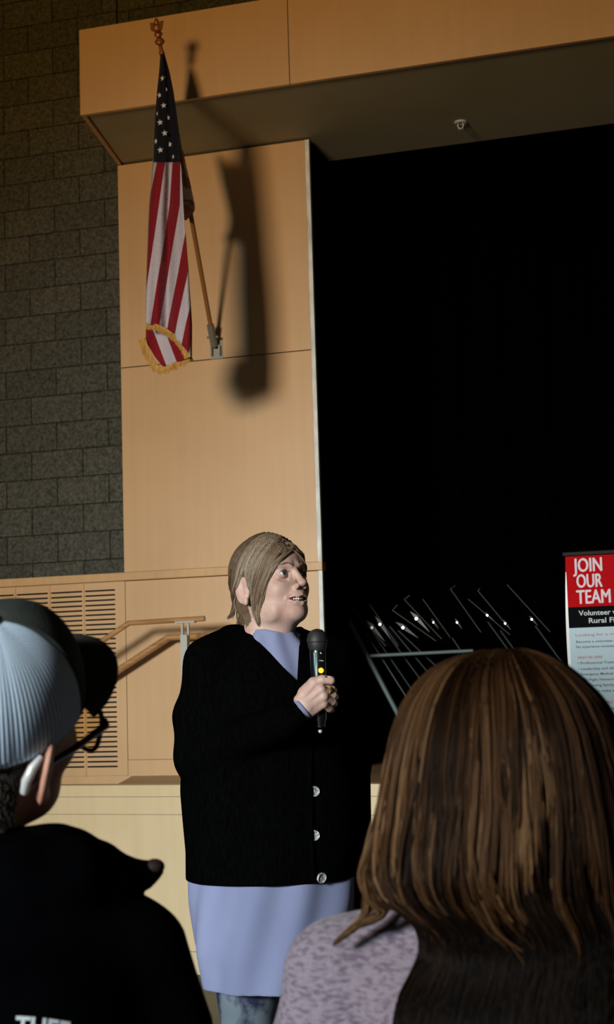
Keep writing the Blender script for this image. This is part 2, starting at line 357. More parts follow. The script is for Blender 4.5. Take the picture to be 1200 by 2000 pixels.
def strands(name, paths, rad, mats, parent, tone, sides=4, flat=1.0):
    """paths (N,K,3), rad (N,K) or (K,), tone (N,)"""
    P = np.asarray(paths, float); N, K, _ = P.shape; r = np.broadcast_to(rad, (N, K))
    T = np.gradient(P, axis=1); T /= np.linalg.norm(T, axis=2, keepdims=True)+1e-12
    up = np.array([.31, -.9, .3]); X = np.cross(T, up); X /= np.linalg.norm(X, axis=2, keepdims=True)+1e-12; Y = np.cross(X, T)
    a = 2*np.pi*np.arange(sides)/sides
    V = P[:, :, None, :]+r[:, :, None, None]*(np.cos(a)[None, None, :, None]*X[:, :, None, :]+np.sin(a)[None, None, :, None]*Y[:, :, None, :]*flat)
    ids = np.arange(N*K*sides).reshape(N, K, sides); A = ids[:, :-1]; B = ids[:, 1:]
    F = np.stack([A, np.roll(A, -1, 2), np.roll(B, -1, 2), B], -1).reshape(-1, 4); tone = np.asarray(tone); tone = np.repeat(tone[:, None], K, 1) if tone.ndim == 1 else tone
    return mesh(name, V.reshape(-1, 3), F, mats, parent, True, attrs={'tone': np.repeat(tone.reshape(-1), sides)})
def resample(P, K):
    P = np.array(P, float)
    # Catmull-Rom through points
    Q = np.vstack([2*P[0]-P[1], P, 2*P[-1]-P[-2]]); out = []
    seg = np.linspace(0, len(P)-1-1e-6, K)
    for t in seg:
        i = int(t); u = t-i; a, b, c, d = Q[i:i+4]; out.append(.5*((2*b)+(c-a)*u+(2*a-5*b+4*c-d)*u*u+(3*b-a-3*c+d)*u**3))
    return np.array(out)
# ------------------------------------------------------------------ the setting
H = .809; YW = 7.25; YS = 6.521; YO = 7.608; ZS = 3.99; ZR = 1.834
XP0, XP1 = -3.151, -2.093
FA = onZ(140, 1535, H); FB = onZ(740, 1532, H); FS = (FB[1]-FA[1])/(FB[0]-FA[0])
def yfront(x): return FA[1]+FS*(x-FA[0])
def onF(px, py):
    r = ray(px, py); n = np.array([-FS, 1, 0]); p = np.array([FA[0], FA[1], 0]); return C0+r*(((p-C0)@n)/(r@n))
struct(MB().box((-9, -7, -.05), (5, yfront(-9)+.05, 0)).build('floor', M['floor']))
b = MB().box((-9, YW, 0), (XP0, YW+.3, 6.2)); b.box((XP0, YW+.02, ZS+.045), (5, YW+.3, 6.2))
struct(b.build('wall_back', M['block']))
struct(MB().box((-9, -7, 6.2), (5, YW+.3, 6.35)).build('ceiling', mat('ceiling_dark', (.03, .03, .03), .9)))
struct(MB().box((-9, YW-.012, 0), (-5.2, YW-.001, 1.793)).build('wall_wainscot', M['maple']))
# proscenium pillar: two stacked maple panels with an open joint, dark return
zj = onY(430, 702, YW)[2]
b = MB().box((XP0+.003, YW-.02, ZR+.003), (XP1-.024, YW+.02, zj-.0025)); b.box((XP0+.003, YW-.02, zj+.0025), (XP1-.024, YW+.02, ZS-.004))
struct(b.build('wall_proscenium', M['maple']))
struct(MB().box((XP0+.01, YW, 0), (XP1-.002, YO+.1, ZS)).build('wall_proscenium_core', M['curtain']))
struct(MB().box((XP1-.023, YW-.022, H), (XP1-.001, YW+.004, ZS-.003)).build('trim_1', M['steel'], bevel=.001))
# soffit box over the stage opening
xl0, xl1 = -3.03, XP0
b = MB(); t = .022; zt = 4.418; sm = onZ(567, 165, ZS)[0]
b.box((xl0, YS, ZS), (sm-.002, YS+t, zt)); b.box((sm+.002, YS, ZS), (1.1, YS+t, zt)); b.box((1.104, YS, ZS), (4, YS+t, zt))
b.add([(xl0, YS+t, ZS), (xl1, YW, ZS), (xl1, YW, zt), (xl0, YS+t, zt), (xl0+.02, YS+t, ZS), (xl1+.02, YW, ZS), (xl1+.02, YW, zt), (xl0+.02, YS+t, zt)],
      [(0, 3, 2, 1), (4, 5, 6, 7), (0, 1, 5, 4), (3, 7, 6, 2), (0, 4, 7, 3), (1, 2, 6, 5)])
struct(b.build('wall_fascia', M['maple']))
struct(MB().slab([(xl0+.03, YS+t+.003), (4, YS+t+.003), (4, YO), (XP0+.03, YO), (xl1+.028, YW-.002)], ZS+.008, ZS+.04).build('ceiling_soffit', M['soffit']))
struct(MB().slab([(xl0+.03, YS+t), (4, YS+t), (4, YW+.02), (xl1+.03, YW+.02)], zt-.03, zt-.004).build('trim_2', M['black']))
# stage: deck, pale maple front boards, cap
d0 = onZ(240, 1530, H); d1 = onZ(262, 1515, H)
struct(MB().slab([(d0[0], yfront(d0[0])+.10), (4.5, yfront(4.5)+.02), (4.5, 9.6), (XP0+.02, 9.6), (XP0+.02, YW-.02), (d1[0], YW-.02)], 0, H).build('floor_stage', M['deck']))
za = onF(300, 1556)[2]; zb = onF(300, 1591)[2]; zc = onF(385, 1859)[2]
def fslab(z0, z1, off, th, mt, name, x0=-9, x1=4.5):
    return MB().slab([(x0, yfront(x0)+off), (x1, yfront(x1)+off), (x1, yfront(x1)+off+th), (x0, yfront(x0)+off+th)], z0, z1).build(name, mt, bevel=.0015)
b = MB()
for (z0, z1, off) in ((za+.001, H+.002, -.006), (zb+.001, za-.001, -.003), (zc+.001, zb-.001, 0), (0, zc-.001, -.004)):
    for (x0, x1) in ((-9, -5.4), (-5.4, -1.7), (-1.7, 1.2), (1.2, 4.5)):
        if z0 < zb: x1 -= .0015
        b.slab([(x0, yfront(x0)+off), (x1, yfront(x1)+off), (x1, yfront(x1)+.1), (x0, yfront(x0)+.1)], z0, z1)
struct(b.build('wall_stage_front', M['maple_pale']))
# lower side wall under the rail: wainscot, right panel, base, stair well behind the front wall
xg = onY(250, 1300, YW)[0]; zq = onY(300, 1483, YW)[2]
b = MB().box((xg+.002, YW-.02, zq+.001), (XP1-.024, YW+.02, 1.79)); b.box((xg+.002, YW-.022, H), (XP1-.024, YW+.02, zq-.001))
struct(b.build('wall_side_panel', M['maple']))
struct(MB().box((-9, YW-.016, 0), (xg+.04, YW-.001, H+.002)).build('wall_stair_side', M['maple']))
struct(MB().box((-9, YW-.045, 1.793), (XP1+.006, YW+.02, ZR)).build('trim_3', M['maple_rail'], bevel=.002))
stp = empty('stage_stairs', (d0[0], 6.85, 0)); tag(stp, 'maple steps going down behind the pale stage front wall under the handrails', 'stairs')
for i in range(4):
    x1 = -3.19-.28*i; z = H-.16*(i+1)
    o = MB().slab([(x1-.28-(4 if i == 3 else 0), yfront(x1)+.12), (x1, yfront(x1)+.12), (x1, YW-.03), (x1-.28-(4 if i == 3 else 0), YW-.03)], max(z-.16, 0), z).build('step', M['deck'])
    o.parent = stp; o.location = (-d0[0], -6.85, 0)
# stage hangings
def curtain(name, x0, x1, y, z0, z1, label):
    n = int((x1-x0)/.02); V = []; 
    for i in range(n+1):
        x = x0+(x1-x0)*i/n; yy = y+.05*math.sin(x*21)+.02*math.sin(x*47+1)
        V += [(x, yy, z0), (x, yy, z1), (x, yy+.012, z0), (x, yy+.012, z1)]
    F = []
    for i in range(n): a = 4*i; F += [(a, a+4, a+5, a+1), (a+2, a+3, a+7, a+6), (a+1, a+5, a+7, a+3), (a, a+2, a+6, a+4)]
    F += [(0, 1, 3, 2), (4*n, 4*n+2, 4*n+3, 4*n+1)]
    o = mesh(name, V, F, M['curtain']); tag(o, label, 'curtain')
curtain('stage_curtain', -2.98, 4.4, 9.3, H+.01, 4.6, 'black stage curtain hanging at the back of the dark opening')
struct(MB().box((XP1-1.1, YO+.1, H), (XP1-.9, 9.6, 5)).build('wall_stage_left', M['curtain']))
struct(MB().box((XP1-1.1, YW+.3, 4.62), (4.6, 9.6, 4.7)).build('ceiling_stage', M['curtain']))
struct(MB().box((XP1-1.1, 9.6, 0), (4.6, 9.7, 4.7)).build('wall_stage_back', M['curtain']))

# ------------------------------------------------------------------ slotted grille under the rail
gx = [onY(p, 1300, YW)[0] for p in (34, 101, 168)]
gz = np.linspace(onY(200, 1154, YW)[2], onY(200, 1497, YW)[2], 37)
gr = empty('slotted_grille', (xg, YW-.02, H)); tag(gr, 'maple acoustic grille with rows of dark horizontal slots under the wooden rail', 'grille')
edges = [gx[0]-.19*k for k in range(7, 0, -1)]+gx+[xg]
def gpart(m, name, mt): o = m.build(name, mt, gr); o.location = (-xg, -YW+.02, -H); return o
gpart(MB().box((edges[0], YW-.004, H+.01), (xg-.002, YW-.001, 1.79)), 'dark_backing', M['black'])
for a, c in zip(edges[:-1], edges[1:]):
    last = c == xg; m = MB(); y0, y1 = YW-.02, YW-.005; l = a+.010; r = c-(.056 if last else .005)
    for q in range(36): m.box((l, y0, gz[q+1]+.0042), (r, y1, gz[q]-.0042))
    m.box((l, y0, gz[0]+.0042), (r, y1, 1.792)); m.box((l, y0, H+.003), (r, y1, gz[-1]-.0042))
    m.box((r, y0, H+.003), (c-.001, y1, 1.792)); m.box((a+.001, y0, H+.003), (l, y1, 1.792)); gpart(m, 'slat_panel', M['maple'])
    if not last: gpart(MB().box((c-.005, YW-.025, H+.001), (c+.006, YW-.018, 1.792)), 'divider_strip', M['maple_rail'])

# ------------------------------------------------------------------ handrails
def handrail(Y, pts, extra, label, posts, rr):
    root = empty('handrail', (pts[-1][0], Y, H)); tag(root, label, 'handrail', 'oak handrails at the stage stairs')
    m = MB(); P = [np.array(p) for p in pts]
    m.tube(P, rr, 16)
    def add(m, name, mt): o = m.build(name, mt, root, smooth=True); o.location = (-pts[-1][0], -Y, -H); return o
    add(m, 'rail', M['oak']); extra(add)
ya = 6.9; A0 = onY(400, 1208, ya); A1 = onY(252, 1217, ya)
def exA(add):
    xp = onY(362, 1262, ya)[0]; zp = onY(362, 1240, ya)[2]; zr = onY(365, 1215, ya)[2]
    add(MB().box((xp-.017, ya-.02, H), (xp+.017, ya+.02, zp)), 'post', M['grey_metal'])
    m = MB()
    for s in (-.013, .018): m.box((xp+s-.0045, ya-.006, zp-.002), (xp+s+.0045, ya+.006, zr))
    m.box((xp-.045, ya-.016, zr-.004), (xp+.055, ya+.016, zr+.004)); add(m, 'bracket', M['grey_metal'])
    add(MB().box((-4.0, ya-.02, H-.65), (-3.96, ya+.02, A1[2]-.57*(A1[0]+4.0)*-1-1.16+.57)), 'post', M['grey_metal']) if False else None
    xb = -4.1; zl = A1[2]-.57*(A1[0]-xb)
    add(MB().box((xb-.017, ya-.02, H-.64), (xb+.017, ya+.02, zl)), 'post', M['grey_metal'])
handrail(ya, [A0, A1, (-4.2, ya, A1[2]-.57*(A1[0]+4.2))], exA, 'upper round oak handrail standing on a grey post before the slotted grille', 1, .0135)
yb = 7.13; B1 = onY(329, 1245, yb); B0 = np.array([B1[0]+.55, yb, B1[2]+.004])
def exB(add):
    for x in (B0[0]-.08, B1[0]-.9):
        z = B1[2] if x > B1[0] else B1[2]-.56*(B1[0]-x)
        add(MB().tube([(x, yb, z-.012), (x, yb, z-.05), (x, YW-.018, z-.06)], .006, 8).lathe([(.025, 0), (.025, .006)], (x, YW-.026, z-.06), (0, 1, 0)), 'wall_bracket', M['grey_metal'])
handrail(yb, [B0, B1, (-4.2, yb, B1[2]-.56*(B1[0]+4.2))], exB, 'round oak handrail running lower along the side wall, behind the grey post', 0, .0165)

# ------------------------------------------------------------------ sprinkler
sp = onZ(900, 238, ZS+.008); root = empty('fire_sprinkler', sp); tag(root, 'small white fire sprinkler under the dark soffit', 'sprinkler')
wm = mat('white_enamel', (.6, .62, .58), .4)
MB().lathe([(.012, .001), (.031, .001), (.032, -.006), (.026, -.010), (.012, -.006)]).build('escutcheon', wm, root, smooth=True)
m = MB()
for s in (-1, 1): m.tube([(s*.011, 0, -.006), (s*.015, 0, -.02), (s*.004, 0, -.038)], .0035, 8)
m.lathe([(.006, -.034), (.014, -.036), (.014, -.040), (.003, -.041)]); m.build('frame', wm, root, smooth=True)

# ------------------------------------------------------------------ flag pole and flag
Pb = onY(424, 688, YW-.02); Pt = onD(317, 108, 6.65); dp = (Pt-Pb)/np.linalg.norm(Pt-Pb)
root = empty('flag_pole', Pb); tag(root, 'slim wooden flag pole slanting out from a metal wall bracket with an ornament on top', 'flag pole')
woodp = mat('pole_wood', (.30, .13, .04), .35, coat=.3)
base = np.array([0, -.05, .05]); tip = Pt-Pb
MB().tube([base, tip], .0115, 14).build('pole', woodp, root, smooth=True)
br = MB().box((-.032, -.004, -.035), (.032, .02, .06)); br.box((-.026, -.03, -.02), (-.018, 0, .03)); br.box((.018, -.03, -.02), (.026, 0, .03))
br.tube([base-dp*.03, base+dp*.09], .019, 14); br.tube([base+dp*.02+np.array([-.03, 0, 0]), base+dp*.02+np.array([.03, 0, 0])], .006, 8)
for s in (-.02, .02):
    for z in (-.022, .045): br.lathe([(.005, 0), (.004, -.004)], (s, -.004, z), (0, 1, 0), 8)
br.build('wall_bracket', mat('cast_bracket', (.26, .26, .22), .45, metal=.4), root, smooth=True)
gl = mat('bronze_ornament', (.30, .11, .03), .4, metal=.3)
m = MB().lathe([(.010, 0), (.014, .01), (.010, .02), (.008, .045), (.020, .055), (.023, .063), (.018, .072), (.010, .078), (.012, .086), (.020, .094), (.016, .104), (.007, .108)], tip, dp)
top = tip+dp*.125
m.lathe([(.006, -.02), (.018, -.013), (.023, 0), (.018, .014), (.006, .02)], top, dp)
for s in (-1, 1):
    m.add([top+np.array(v) for v in ((s*.004, 0, -.02), (s*.026, -.004, -.012), (s*.031, 0, .030), (s*.014, .004, .026), (s*.004, -.012, -.018), (s*.026, -.014, -.010), (s*.030, -.010, .026), (s*.012, -.010, .022))],
          [(0, 1, 2, 3), (7, 6, 5, 4), (0, 4, 5, 1), (1, 5, 6, 2), (2, 6, 7, 3), (3, 7, 4, 0)])
m.lathe([(.010, 0), (.012, .012), (.007, .024), (.002, .03)], top+np.array([0, -.002, .014]), (0, -.3, 1), 12)
m.build('finial', gl, root, smooth=True)

navy = mat('flag_navy', (.0025, .0035, .010), .8, spec=.2, sheen=.1); star = mat('flag_star_white', (.60, .60, .64), .8)
gold = noisy(mat('gold_fringe', (.5, .27, .06), .7), (.36, .19, .04), (.62, .36, .09), (150, 150, 20))
stripe = mat('flag_stripes', (.5, .5, .5), .75, spec=.2, sheen=.1); t = NT(stripe)
uvn = t.new('ShaderNodeUVMap', uv_map='UVMap'); sx = t.new('ShaderNodeSeparateXYZ'); t.L(uvn.outputs[0], sx.inputs[0])
hf = t.new('ShaderNodeMath', operation='MULTIPLY'); t.L(sx.outputs[0], hf.inputs[0]); hf.inputs[1].default_value = .5
fr = t.new('ShaderNodeMath', operation='FRACT'); t.L(hf.outputs[0], fr.inputs[0]); gt = t.new('ShaderNodeMath', operation='GREATER_THAN'); t.L(fr.outputs[0], gt.inputs[0]); gt.inputs[1].default_value = .5
mx = t.new('ShaderNodeMix', data_type='RGBA'); t.L(gt.outputs[0], mx.inputs[0]); mx.inputs[6].default_value = (.46, .43, .50, 1); mx.inputs[7].default_value = (.20, .005, .012, 1)
t.L(mx.outputs[2], t.n['Principled BSDF'].inputs['Base Color'])
tcn = t.new('ShaderNodeTexCoord'); mpn = t.new('ShaderNodeMapping'); mpn.inputs['Rotation'].default_value = (0, .6, 0); mpn.inputs['Scale'].default_value = (25, 20, 90); nzn = t.new('ShaderNodeTexNoise'); nzn.inputs['Scale'].default_value = 1
t.L(tcn.outputs['Object'], mpn.inputs[0]); t.L(mpn.outputs[0], nzn.inputs['Vector'])
bpn = t.new('ShaderNodeBump'); bpn.inputs['Strength'].default_value = .5; bpn.inputs['Distance'].default_value = .012; t.L(nzn.outputs['Fac'], bpn.inputs['Height']); t.L(bpn.outputs[0], t.n['Principled BSDF'].inputs['Normal'])
YF = 6.17; FO = onY(330, 400, YF)
flag = empty('flag', FO); tag(flag, 'furled stars and stripes flag with gold fringe hanging from the slanted pole', 'flag')
Ry, Rl, Rr = np.array([(105, 314, 321), (140, 311, 331), (180, 307, 339), (230, 303, 346), (262, 301, 350), (317, 299, 353), (360, 296, 356), (400, 292, 358), (440, 290, 361), (470, 289, 364), (520, 287, 368), (560, 286, 370), (600, 285, 373), (632, 285, 375), (700, 285, 375)], float).T
bx = [0, .25, .5, .75, 1]; by = [632, 637, 650, 670, 697]
def foldy(u, y):
    a = .012+.022*np.clip((y-150)/400, 0, 1)
    return YF+a*np.sin(2*np.pi*(u*1.35+.0009*y)+.4)+.3*a*np.sin(2*np.pi*(u*3.1)+y*.008)
def sheet(nu, ys, xl, xr, ybot, sfun, Yfun):
    V, UV, Q = [], [], []
    for v in ys:
        for i in range(nu+1):
            u = i/nu; y = v if ybot is None else ybot(u, v); x = xl(y)+(xr(y)-xl(y))*u
            V.append(onY(x, y, Yfun(u, y))-FO); UV.append((sfun(x, y), y))
    n = nu+1; F = [(r*n+i, r*n+i+1, (r+1)*n+i+1, (r+1)*n+i) for r in range(len(ys)-1) for i in range(nu)]
    return V, F, UV
xlf = lambda y: np.interp(y, Ry, Rl); xrf = lambda y: np.interp(y, Ry, Rr)
s1 = lambda x, y: (x-np.interp(y, [300, 320, 400, 540, 627, 720], [325, 322, 311, 290, 277.5, 266]))/np.interp(y, [300, 320, 400, 540, 627, 720], [15, 15.5, 20.5, 19, 17.4, 16])
V1, F1, U1 = sheet(24, list(np.linspace(105, 317, 30)), xlf, xrf, None, s1, foldy)
ybt = lambda u, v: 317+(np.interp(u, bx, by)-317)*v
V2, F2, U2 = sheet(24, list(np.linspace(0, 1, 50)), xlf, xrf, ybt, s1, foldy)
# inner fold running back to the pole
t2 = lambda x, y: (y-.35*(x-350)-267)/23.5
xl2 = lambda y: np.interp(y, [180, 262, 317, 360, 400, 430], [336, 341, 338, 342, 350, 361]); xr2 = lambda y: np.interp(y, [180, 262, 317, 360, 400, 412, 430], [339, 351, 362, 372, 380, 381, 364])
V3, F3, U3 = sheet(8, list(np.linspace(262, 430, 24)), xl2, xr2, None, lambda x, y: np.floor(t2(x, y)*.999)+.5 if t2(x, y) < 5.4 else 1.5, lambda u, y: YF+.03+.55*u)
# turned-up lower corner
tb = lambda u: np.interp(u, bx, by)-6; bb = lambda u: np.interp(u, [0, .2, .4, .7, 1], [666, 697, 718, 707, 696])
s3 = lambda x, y: (x-.38*(y-655)-303)/23
V4, F4, U4 = sheet(16, list(np.linspace(0, 1, 12)), lambda y: 285+0*y, lambda y: 373+0*y, lambda u, v: tb(u)+(bb(u)-tb(u))*v, lambda x, y: s3(x, y), lambda u, y: YF+.06+.03*math.sin(u*5))
V = []; F = []; UV = []; mi = []
for (v, f, uv, k) in ((V1, F1, U1, 0), (V2, F2, U2, 1), (V3, F3, U3, 1), (V4, F4, U4, 1)):
    F += [[len(V)+i for i in q] for q in f]; V += v; UV += uv; mi += [k]*len(f)
for (x, y, r, sq) in ((318, 153, 6, 1), (325, 175, 5, .5), (312, 186, 6, .9), (320, 206, 6, 1), (307.5, 222, 5, .4), (328.5, 230, 6, .75), (313, 239, 6.5, 1), (322, 260, 6.5, 1), (305.5, 276, 6, .8), (332, 282, 6, .8), (313.5, 293, 6.5, 1), (338.5, 306, 5, .5)):
    u = (x-xlf(y))/(xrf(y)-xlf(y)); Y = foldy(u, y)-.005; c = len(V); pts = []
    for k in range(10):
        a = math.pi/2+k*math.pi/5+.15; rr = r*(1 if k % 2 == 0 else .42); pts.append(onY(x+rr*math.cos(a)*sq, y-rr*math.sin(a), Y)-FO)
    V += [onY(x, y, Y)-FO]+pts; UV += [(0, 0)]*11
    for k in range(10): F.append([c, c+1+k, c+1+(k+1) % 10]); mi.append(2)
o = mesh('cloth', V, F, [navy, stripe, star], flag, True, mi=mi, uv=UV); sd = o.modifiers.new('thickness', 'SOLIDIFY'); sd.thickness = .0025; sd.offset = 0
# fringe bands: a woven heading with hanging threads
def fringe(pts, wpx, Y, n):
    P = resample(pts, n); m = MB()
    for i in range(n-1):
        a, c = P[i], P[i+1]; d = c-a; d /= np.hypot(*d); nrm = np.array([-d[1], d[0]]); nrm = nrm if nrm[1] > 0 else -nrm
        k = .85+.3*random.random(); q = (a+c)/2
        m.tube([onY(*(a-nrm*1.0), Y)-FO, onY(*(q+nrm*wpx*.5), Y-.006)-FO, onY(*(q+nrm*wpx*k), Y)-FO], [.0028, .003, .002], 5)
        h0, h1 = a+nrm*.5, c+nrm*.5
        m.tube([onY(*h0, Y-.002)-FO, onY(*h1, Y-.002)-FO], .004, 6)
    return m.build('fringe', gold, flag)
fringe([(286, 632), (305, 634), (328, 645), (350, 662), (366, 682), (372, 697)], 12, YF-.012, 60)
fringe([(284, 660), (291, 684), (303, 708), (318, 718), (345, 707), (373, 693)], 13, YF+.055, 70)

# ------------------------------------------------------------------ music stands on the dark stage
cart = empty('music_stand_cart', onY(700, 1500, 8.0)*np.array([1, 1, 0])+np.array([0, 0, H])); tag(cart, 'grey green leaning metal cart frame holding folded music stands on the dark stage', 'cart')
O = np.array(cart.location)
def ext(a, c, Y, z): # point continuing the line a->c down to height z
    A, B = onY(*a, Y), onY(*c, Y); return A+(B-A)*((z-A[2])/(B[2]-A[2]))
def cadd(m, name, mt, root, O): 
    m.V = [tuple(np.array(v)-O) for v in m.V]; return m.build(name, mt, root, smooth=True)
cadd(MB().tube([onY(662, 1175, 8.0), ext((662, 1175), (775, 1390), 8.0, H)], .0135, 12), 'side_tube', M['cart_metal'], cart, O)
cadd(MB().tube([onY(662, 1175, 8.5), ext((662, 1175), (775, 1390), 8.5, H)], .0135, 12), 'side_tube', M['cart_metal'], cart, O)
cadd(MB().tube([onY(724, 1281, 8.0), onY(880, 1273, 8.0), onY(925, 1271, 8.0)], .010, 12), 'cross_bar', M['cart_metal'], cart, O)
cadd(MB().tube([onY(655, 1164, 7.995), onY(664, 1180, 8.0)], [.016, .015], 4), 'end_cap', M['stand_edge'], cart, O)
cadd(MB().tube([onY(677, 1211, 7.97), onY(681, 1223, 7.97)], .016, 10), 'clamp', M['chrome'], cart, O)
p0, p1 = ext((662, 1175), (775, 1390), 8.0, H+.03), ext((662, 1175), (775, 1390), 8.5, H+.03)
cadd(MB().tube([p0, p0+np.array([2.0, 0, 0])], .014, 8).tube([p1, p1+np.array([2.0, 0, 0])], .014, 8).tube([p0, p1], .014, 8), 'base_frame', M['stand_metal'], cart, O)
for k, dx in enumerate((.05, 1.9)):
    for Y in (8.0, 8.5): cadd(MB().lathe([(.018, -.012), (.022, 0), (.018, .012)], (p0[0]+dx, Y, H+.022), (0, 1, 0)), 'caster', M['black'], cart, O)
SD = [((687, 1186), (754, 1262), (747, 1287), (792, 1358), (728, 1226), (701, 1180), 1, 'first music stand after the leaning cart tube, its bright desk edge seen side on'),
      ((722, 1180), (778, 1262), (763, 1286), (800, 1340), (743.5, 1219.5), None, 0, 'second music stand from the leaning cart tube, with a dull narrow bracket and bright knob'),
      ((767, 1192), (852, 1252), (791, 1285), (818, 1322), (788.6, 1226), (777, 1181), .3, 'third music stand from the leaning cart tube, bracket tilted low with a bright knob'),
      ((790, 1171), (863, 1248), (813, 1285), (833, 1309), (814.6, 1208.4), (801, 1162.5), .7, 'fourth music stand from the leaning cart tube, with the lightest bracket blade'),
      ((826, 1170), (880, 1245), (833, 1283), (850, 1299), (848, 1216), None, 0, 'dim music stand just right of the lightest bracket blade'),
      ((880, 1150), (940, 1235), (900, 1270), (940, 1330), (894, 1216), (890, 1144), 0, 'dark music stand in the middle of the row with a faint desk lip'),
      ((915, 1170), (997, 1240), (985, 1258), (1030, 1320), (953, 1202), None, 1, 'music stand with the lower of two long bright desk edges left of the banner'),
      ((934, 1154), (990, 1221), (1000, 1262), (1045, 1325), (988, 1218), (938, 1149), .5, 'music stand with upper of two long desk edges, knob at its lower end'),
      ((991, 1142), (1075, 1234), (1070, 1255), (1110, 1310), (1040, 1210), None, .6, 'last music stand before the red and white banner, its long thin edge highest')]
for i, (a, c, q0, q1, kn, lip, br_, lab) in enumerate(SD):
    Y = 8.02+.02*(i % 3); A, B = onY(*a, Y), onY(*c, Y); d = (B-A)/np.linalg.norm(B-A); nn = np.cross(d, (0, 1, 0)); mid = (A+B)/2
    foot = ext(q0, q1, Y+.2, H+.005); O = np.array([foot[0], foot[1], H]); root = empty('music_stand', O); tag(root, lab, 'music stand', 'music stands on the cart')
    e = .34; th = .0018
    m = MB(); Vv = [p+np.array([0, yy, 0])+nn*s for p in (A, B) for yy in (0, e) for s in (-th, th)]
    m.add(Vv, [(0, 1, 3, 2), (4, 6, 7, 5), (0, 4, 5, 1), (2, 3, 7, 6), (0, 2, 6, 4), (1, 5, 7, 3)]); cadd(m, 'desk', M['stand_black'], root, O)
    m = MB().tube([A, B], .0012+.0009*br_, 6)
    if lip: L = onY(*lip, Y); m.tube([A, L], .0019, 6)
    cadd(m, 'edge_trim', M['stand_edge'] if br_ > .2 else M['stand_metal'], root, O)
    K = onY(*kn, Y-.015); m = MB(); w = .012
    for s in (-.003, .003): pass
    bs = 1 if i < 4 else .45; P = [K-d*.055*bs, K+nn*.014*bs-d*.012, K+d*.10*bs, K-nn*.009*bs-d*.0]
    m.add([p+np.array([0, y, 0]) for y in (.004, .010) for p in P], [(3, 2, 1, 0), (4, 5, 6, 7), (0, 1, 5, 4), (1, 2, 6, 5), (2, 3, 7, 6), (3, 0, 4, 7)])
    cadd(m, 'bracket', M['stand_edge'] if i == 3 else M['stand_black'] if i > 3 else M['stand_metal'], root, O)
    rk = .0115 if kn[0] < 830 else .006
    cadd(MB().lathe([(rk*.7, .002), (rk, 0), (rk, -.008), (rk*.7, -.012), (rk*.3, -.012)], K, (0, 1, 0), 16), 'knob', M['chrome'], root, O)
    Q0, Q1 = onY(*q0, Y+.1), onY(*q1, Y+.1); up_ = Q0+(Q0-Q1)*((K[2]-.03-Q0[2])/(Q0-Q1)[2]); cadd(MB().tube([up_, Q0, foot], .0042, 8), 'pole', M['stand_edge'] if i == 0 else M['stand_metal'], root, O)
    cadd(MB().lathe([(.11, 0), (.10, .008), (.02, .02)], foot, (0, 0, 1), 20), 'foot', M['stand_black'], root, O)

# ------------------------------------------------------------------ banner
YB = onD(1105, 1085, 5.8)[1]
TL = onY(1105, 1085, YB); BX = TL[0]; BW = .85
bn = empty('roll_up_banner', (BX+BW/2, YB, 0)); tag(bn, 'red, black and white JOIN OUR TEAM roll-up banner at the right edge', 'banner')
red = mat('banner_red', (.46, .006, .009), .9, spec=.05); bw = mat('banner_white', (.50, .64, .70), .9, spec=.1); bk = mat('banner_black', (.004, .005, .006), .9, spec=.05)
zr = onY(1110, 1186.5, YB)[2]; zk = onY(1112, 1227, YB)[2]
def bpt(px, py, off=-.0): p = onY(px, py, YB); return p
def badd(m, name, mt, **k): m.V = [(v[0]-BX-BW/2, v[1]-YB, v[2]) for v in m.V]; return m.build(name, mt, bn, **k)
m = MB().box((BX, YB, .1), (BX+BW, YB+.0015, zk), 0).box((BX, YB, zk), (BX+BW, YB+.0015, zr), 1).box((BX, YB, zr), (BX+BW, YB+.0015, TL[2]), 2)
# the left edge curls forward, caught light put into its paler colour
n = 26; zz = np.linspace(.1, TL[2], n)
for i in range(n-1):
    c = [.010*max(0, math.sin(math.pi*np.clip((z-1.05)/.62, 0, 1)))+.001 for z in zz[i:i+2]]
    k = 0 if zz[i] < TL[2]-.12 else 2
    V = [(BX, YB, zz[i]), (BX-c[0], YB-.5*c[0]+.004, zz[i]), (BX-c[1], YB-.5*c[1]+.004, zz[i+1]), (BX, YB, zz[i+1])]
    V += [(x, y+.0015, z) for x, y, z in V]; m.add(V, [(3, 2, 1, 0), (4, 5, 6, 7), (1, 2, 6, 5)], 3 if k == 0 else 2)
badd(m, 'printed_sheet', [bw, bk, red, mat('banner_curl_lit', (.85, .88, .86), .4)])
badd(MB().box((BX-.01, YB-.012, TL[2]-.004), (BX+BW+.01, YB+.012, TL[2]+.012)), 'top_bar', M['black'], bevel=.003)
badd(MB().box((BX-.03, YB-.10, .0), (BX+BW+.03, YB+.10, .1)), 'base', mat('banner_base', (.3, .3, .31), .3, metal=.8), bevel=.012)
badd(MB().tube([(BX+BW/2, YB+.02, .1), (BX+BW/2, YB+.02, TL[2])], .008), 'support_pole', M['grey_metal'])
def btext(body, x0, yb_, cap_px, width_px, mt, bold=0.0):
    V, F = text_mesh(body, 1, bold); V = np.array(V); caph = text_cap
    s = 1/ (FPX/5.8); P0 = onY(x0, yb_, YB); w = (V[:, 0].max()-V[:, 0].min())
    sy = cap_px*s/caph; sx_ = width_px*s*1.04/w
    V3 = [(P0[0]+(x-V[:, 0].min())*sx_, YB-.0012, P0[2]+y*sy) for x, y in V]
    MBt = MB().add(V3, F); return MBt
V, F = text_mesh('H'); text_cap = max(v[1] for v in V)
wt = mat('banner_text_white', (.62, .50, .55), .5); tw = mat('banner_text_grey', (.42, .45, .45), .5); tr = mat('banner_text_red', (.42, .10, .13), .5); tk = mat('banner_text_dark', (.05, .06, .08), .5)
m = MB()
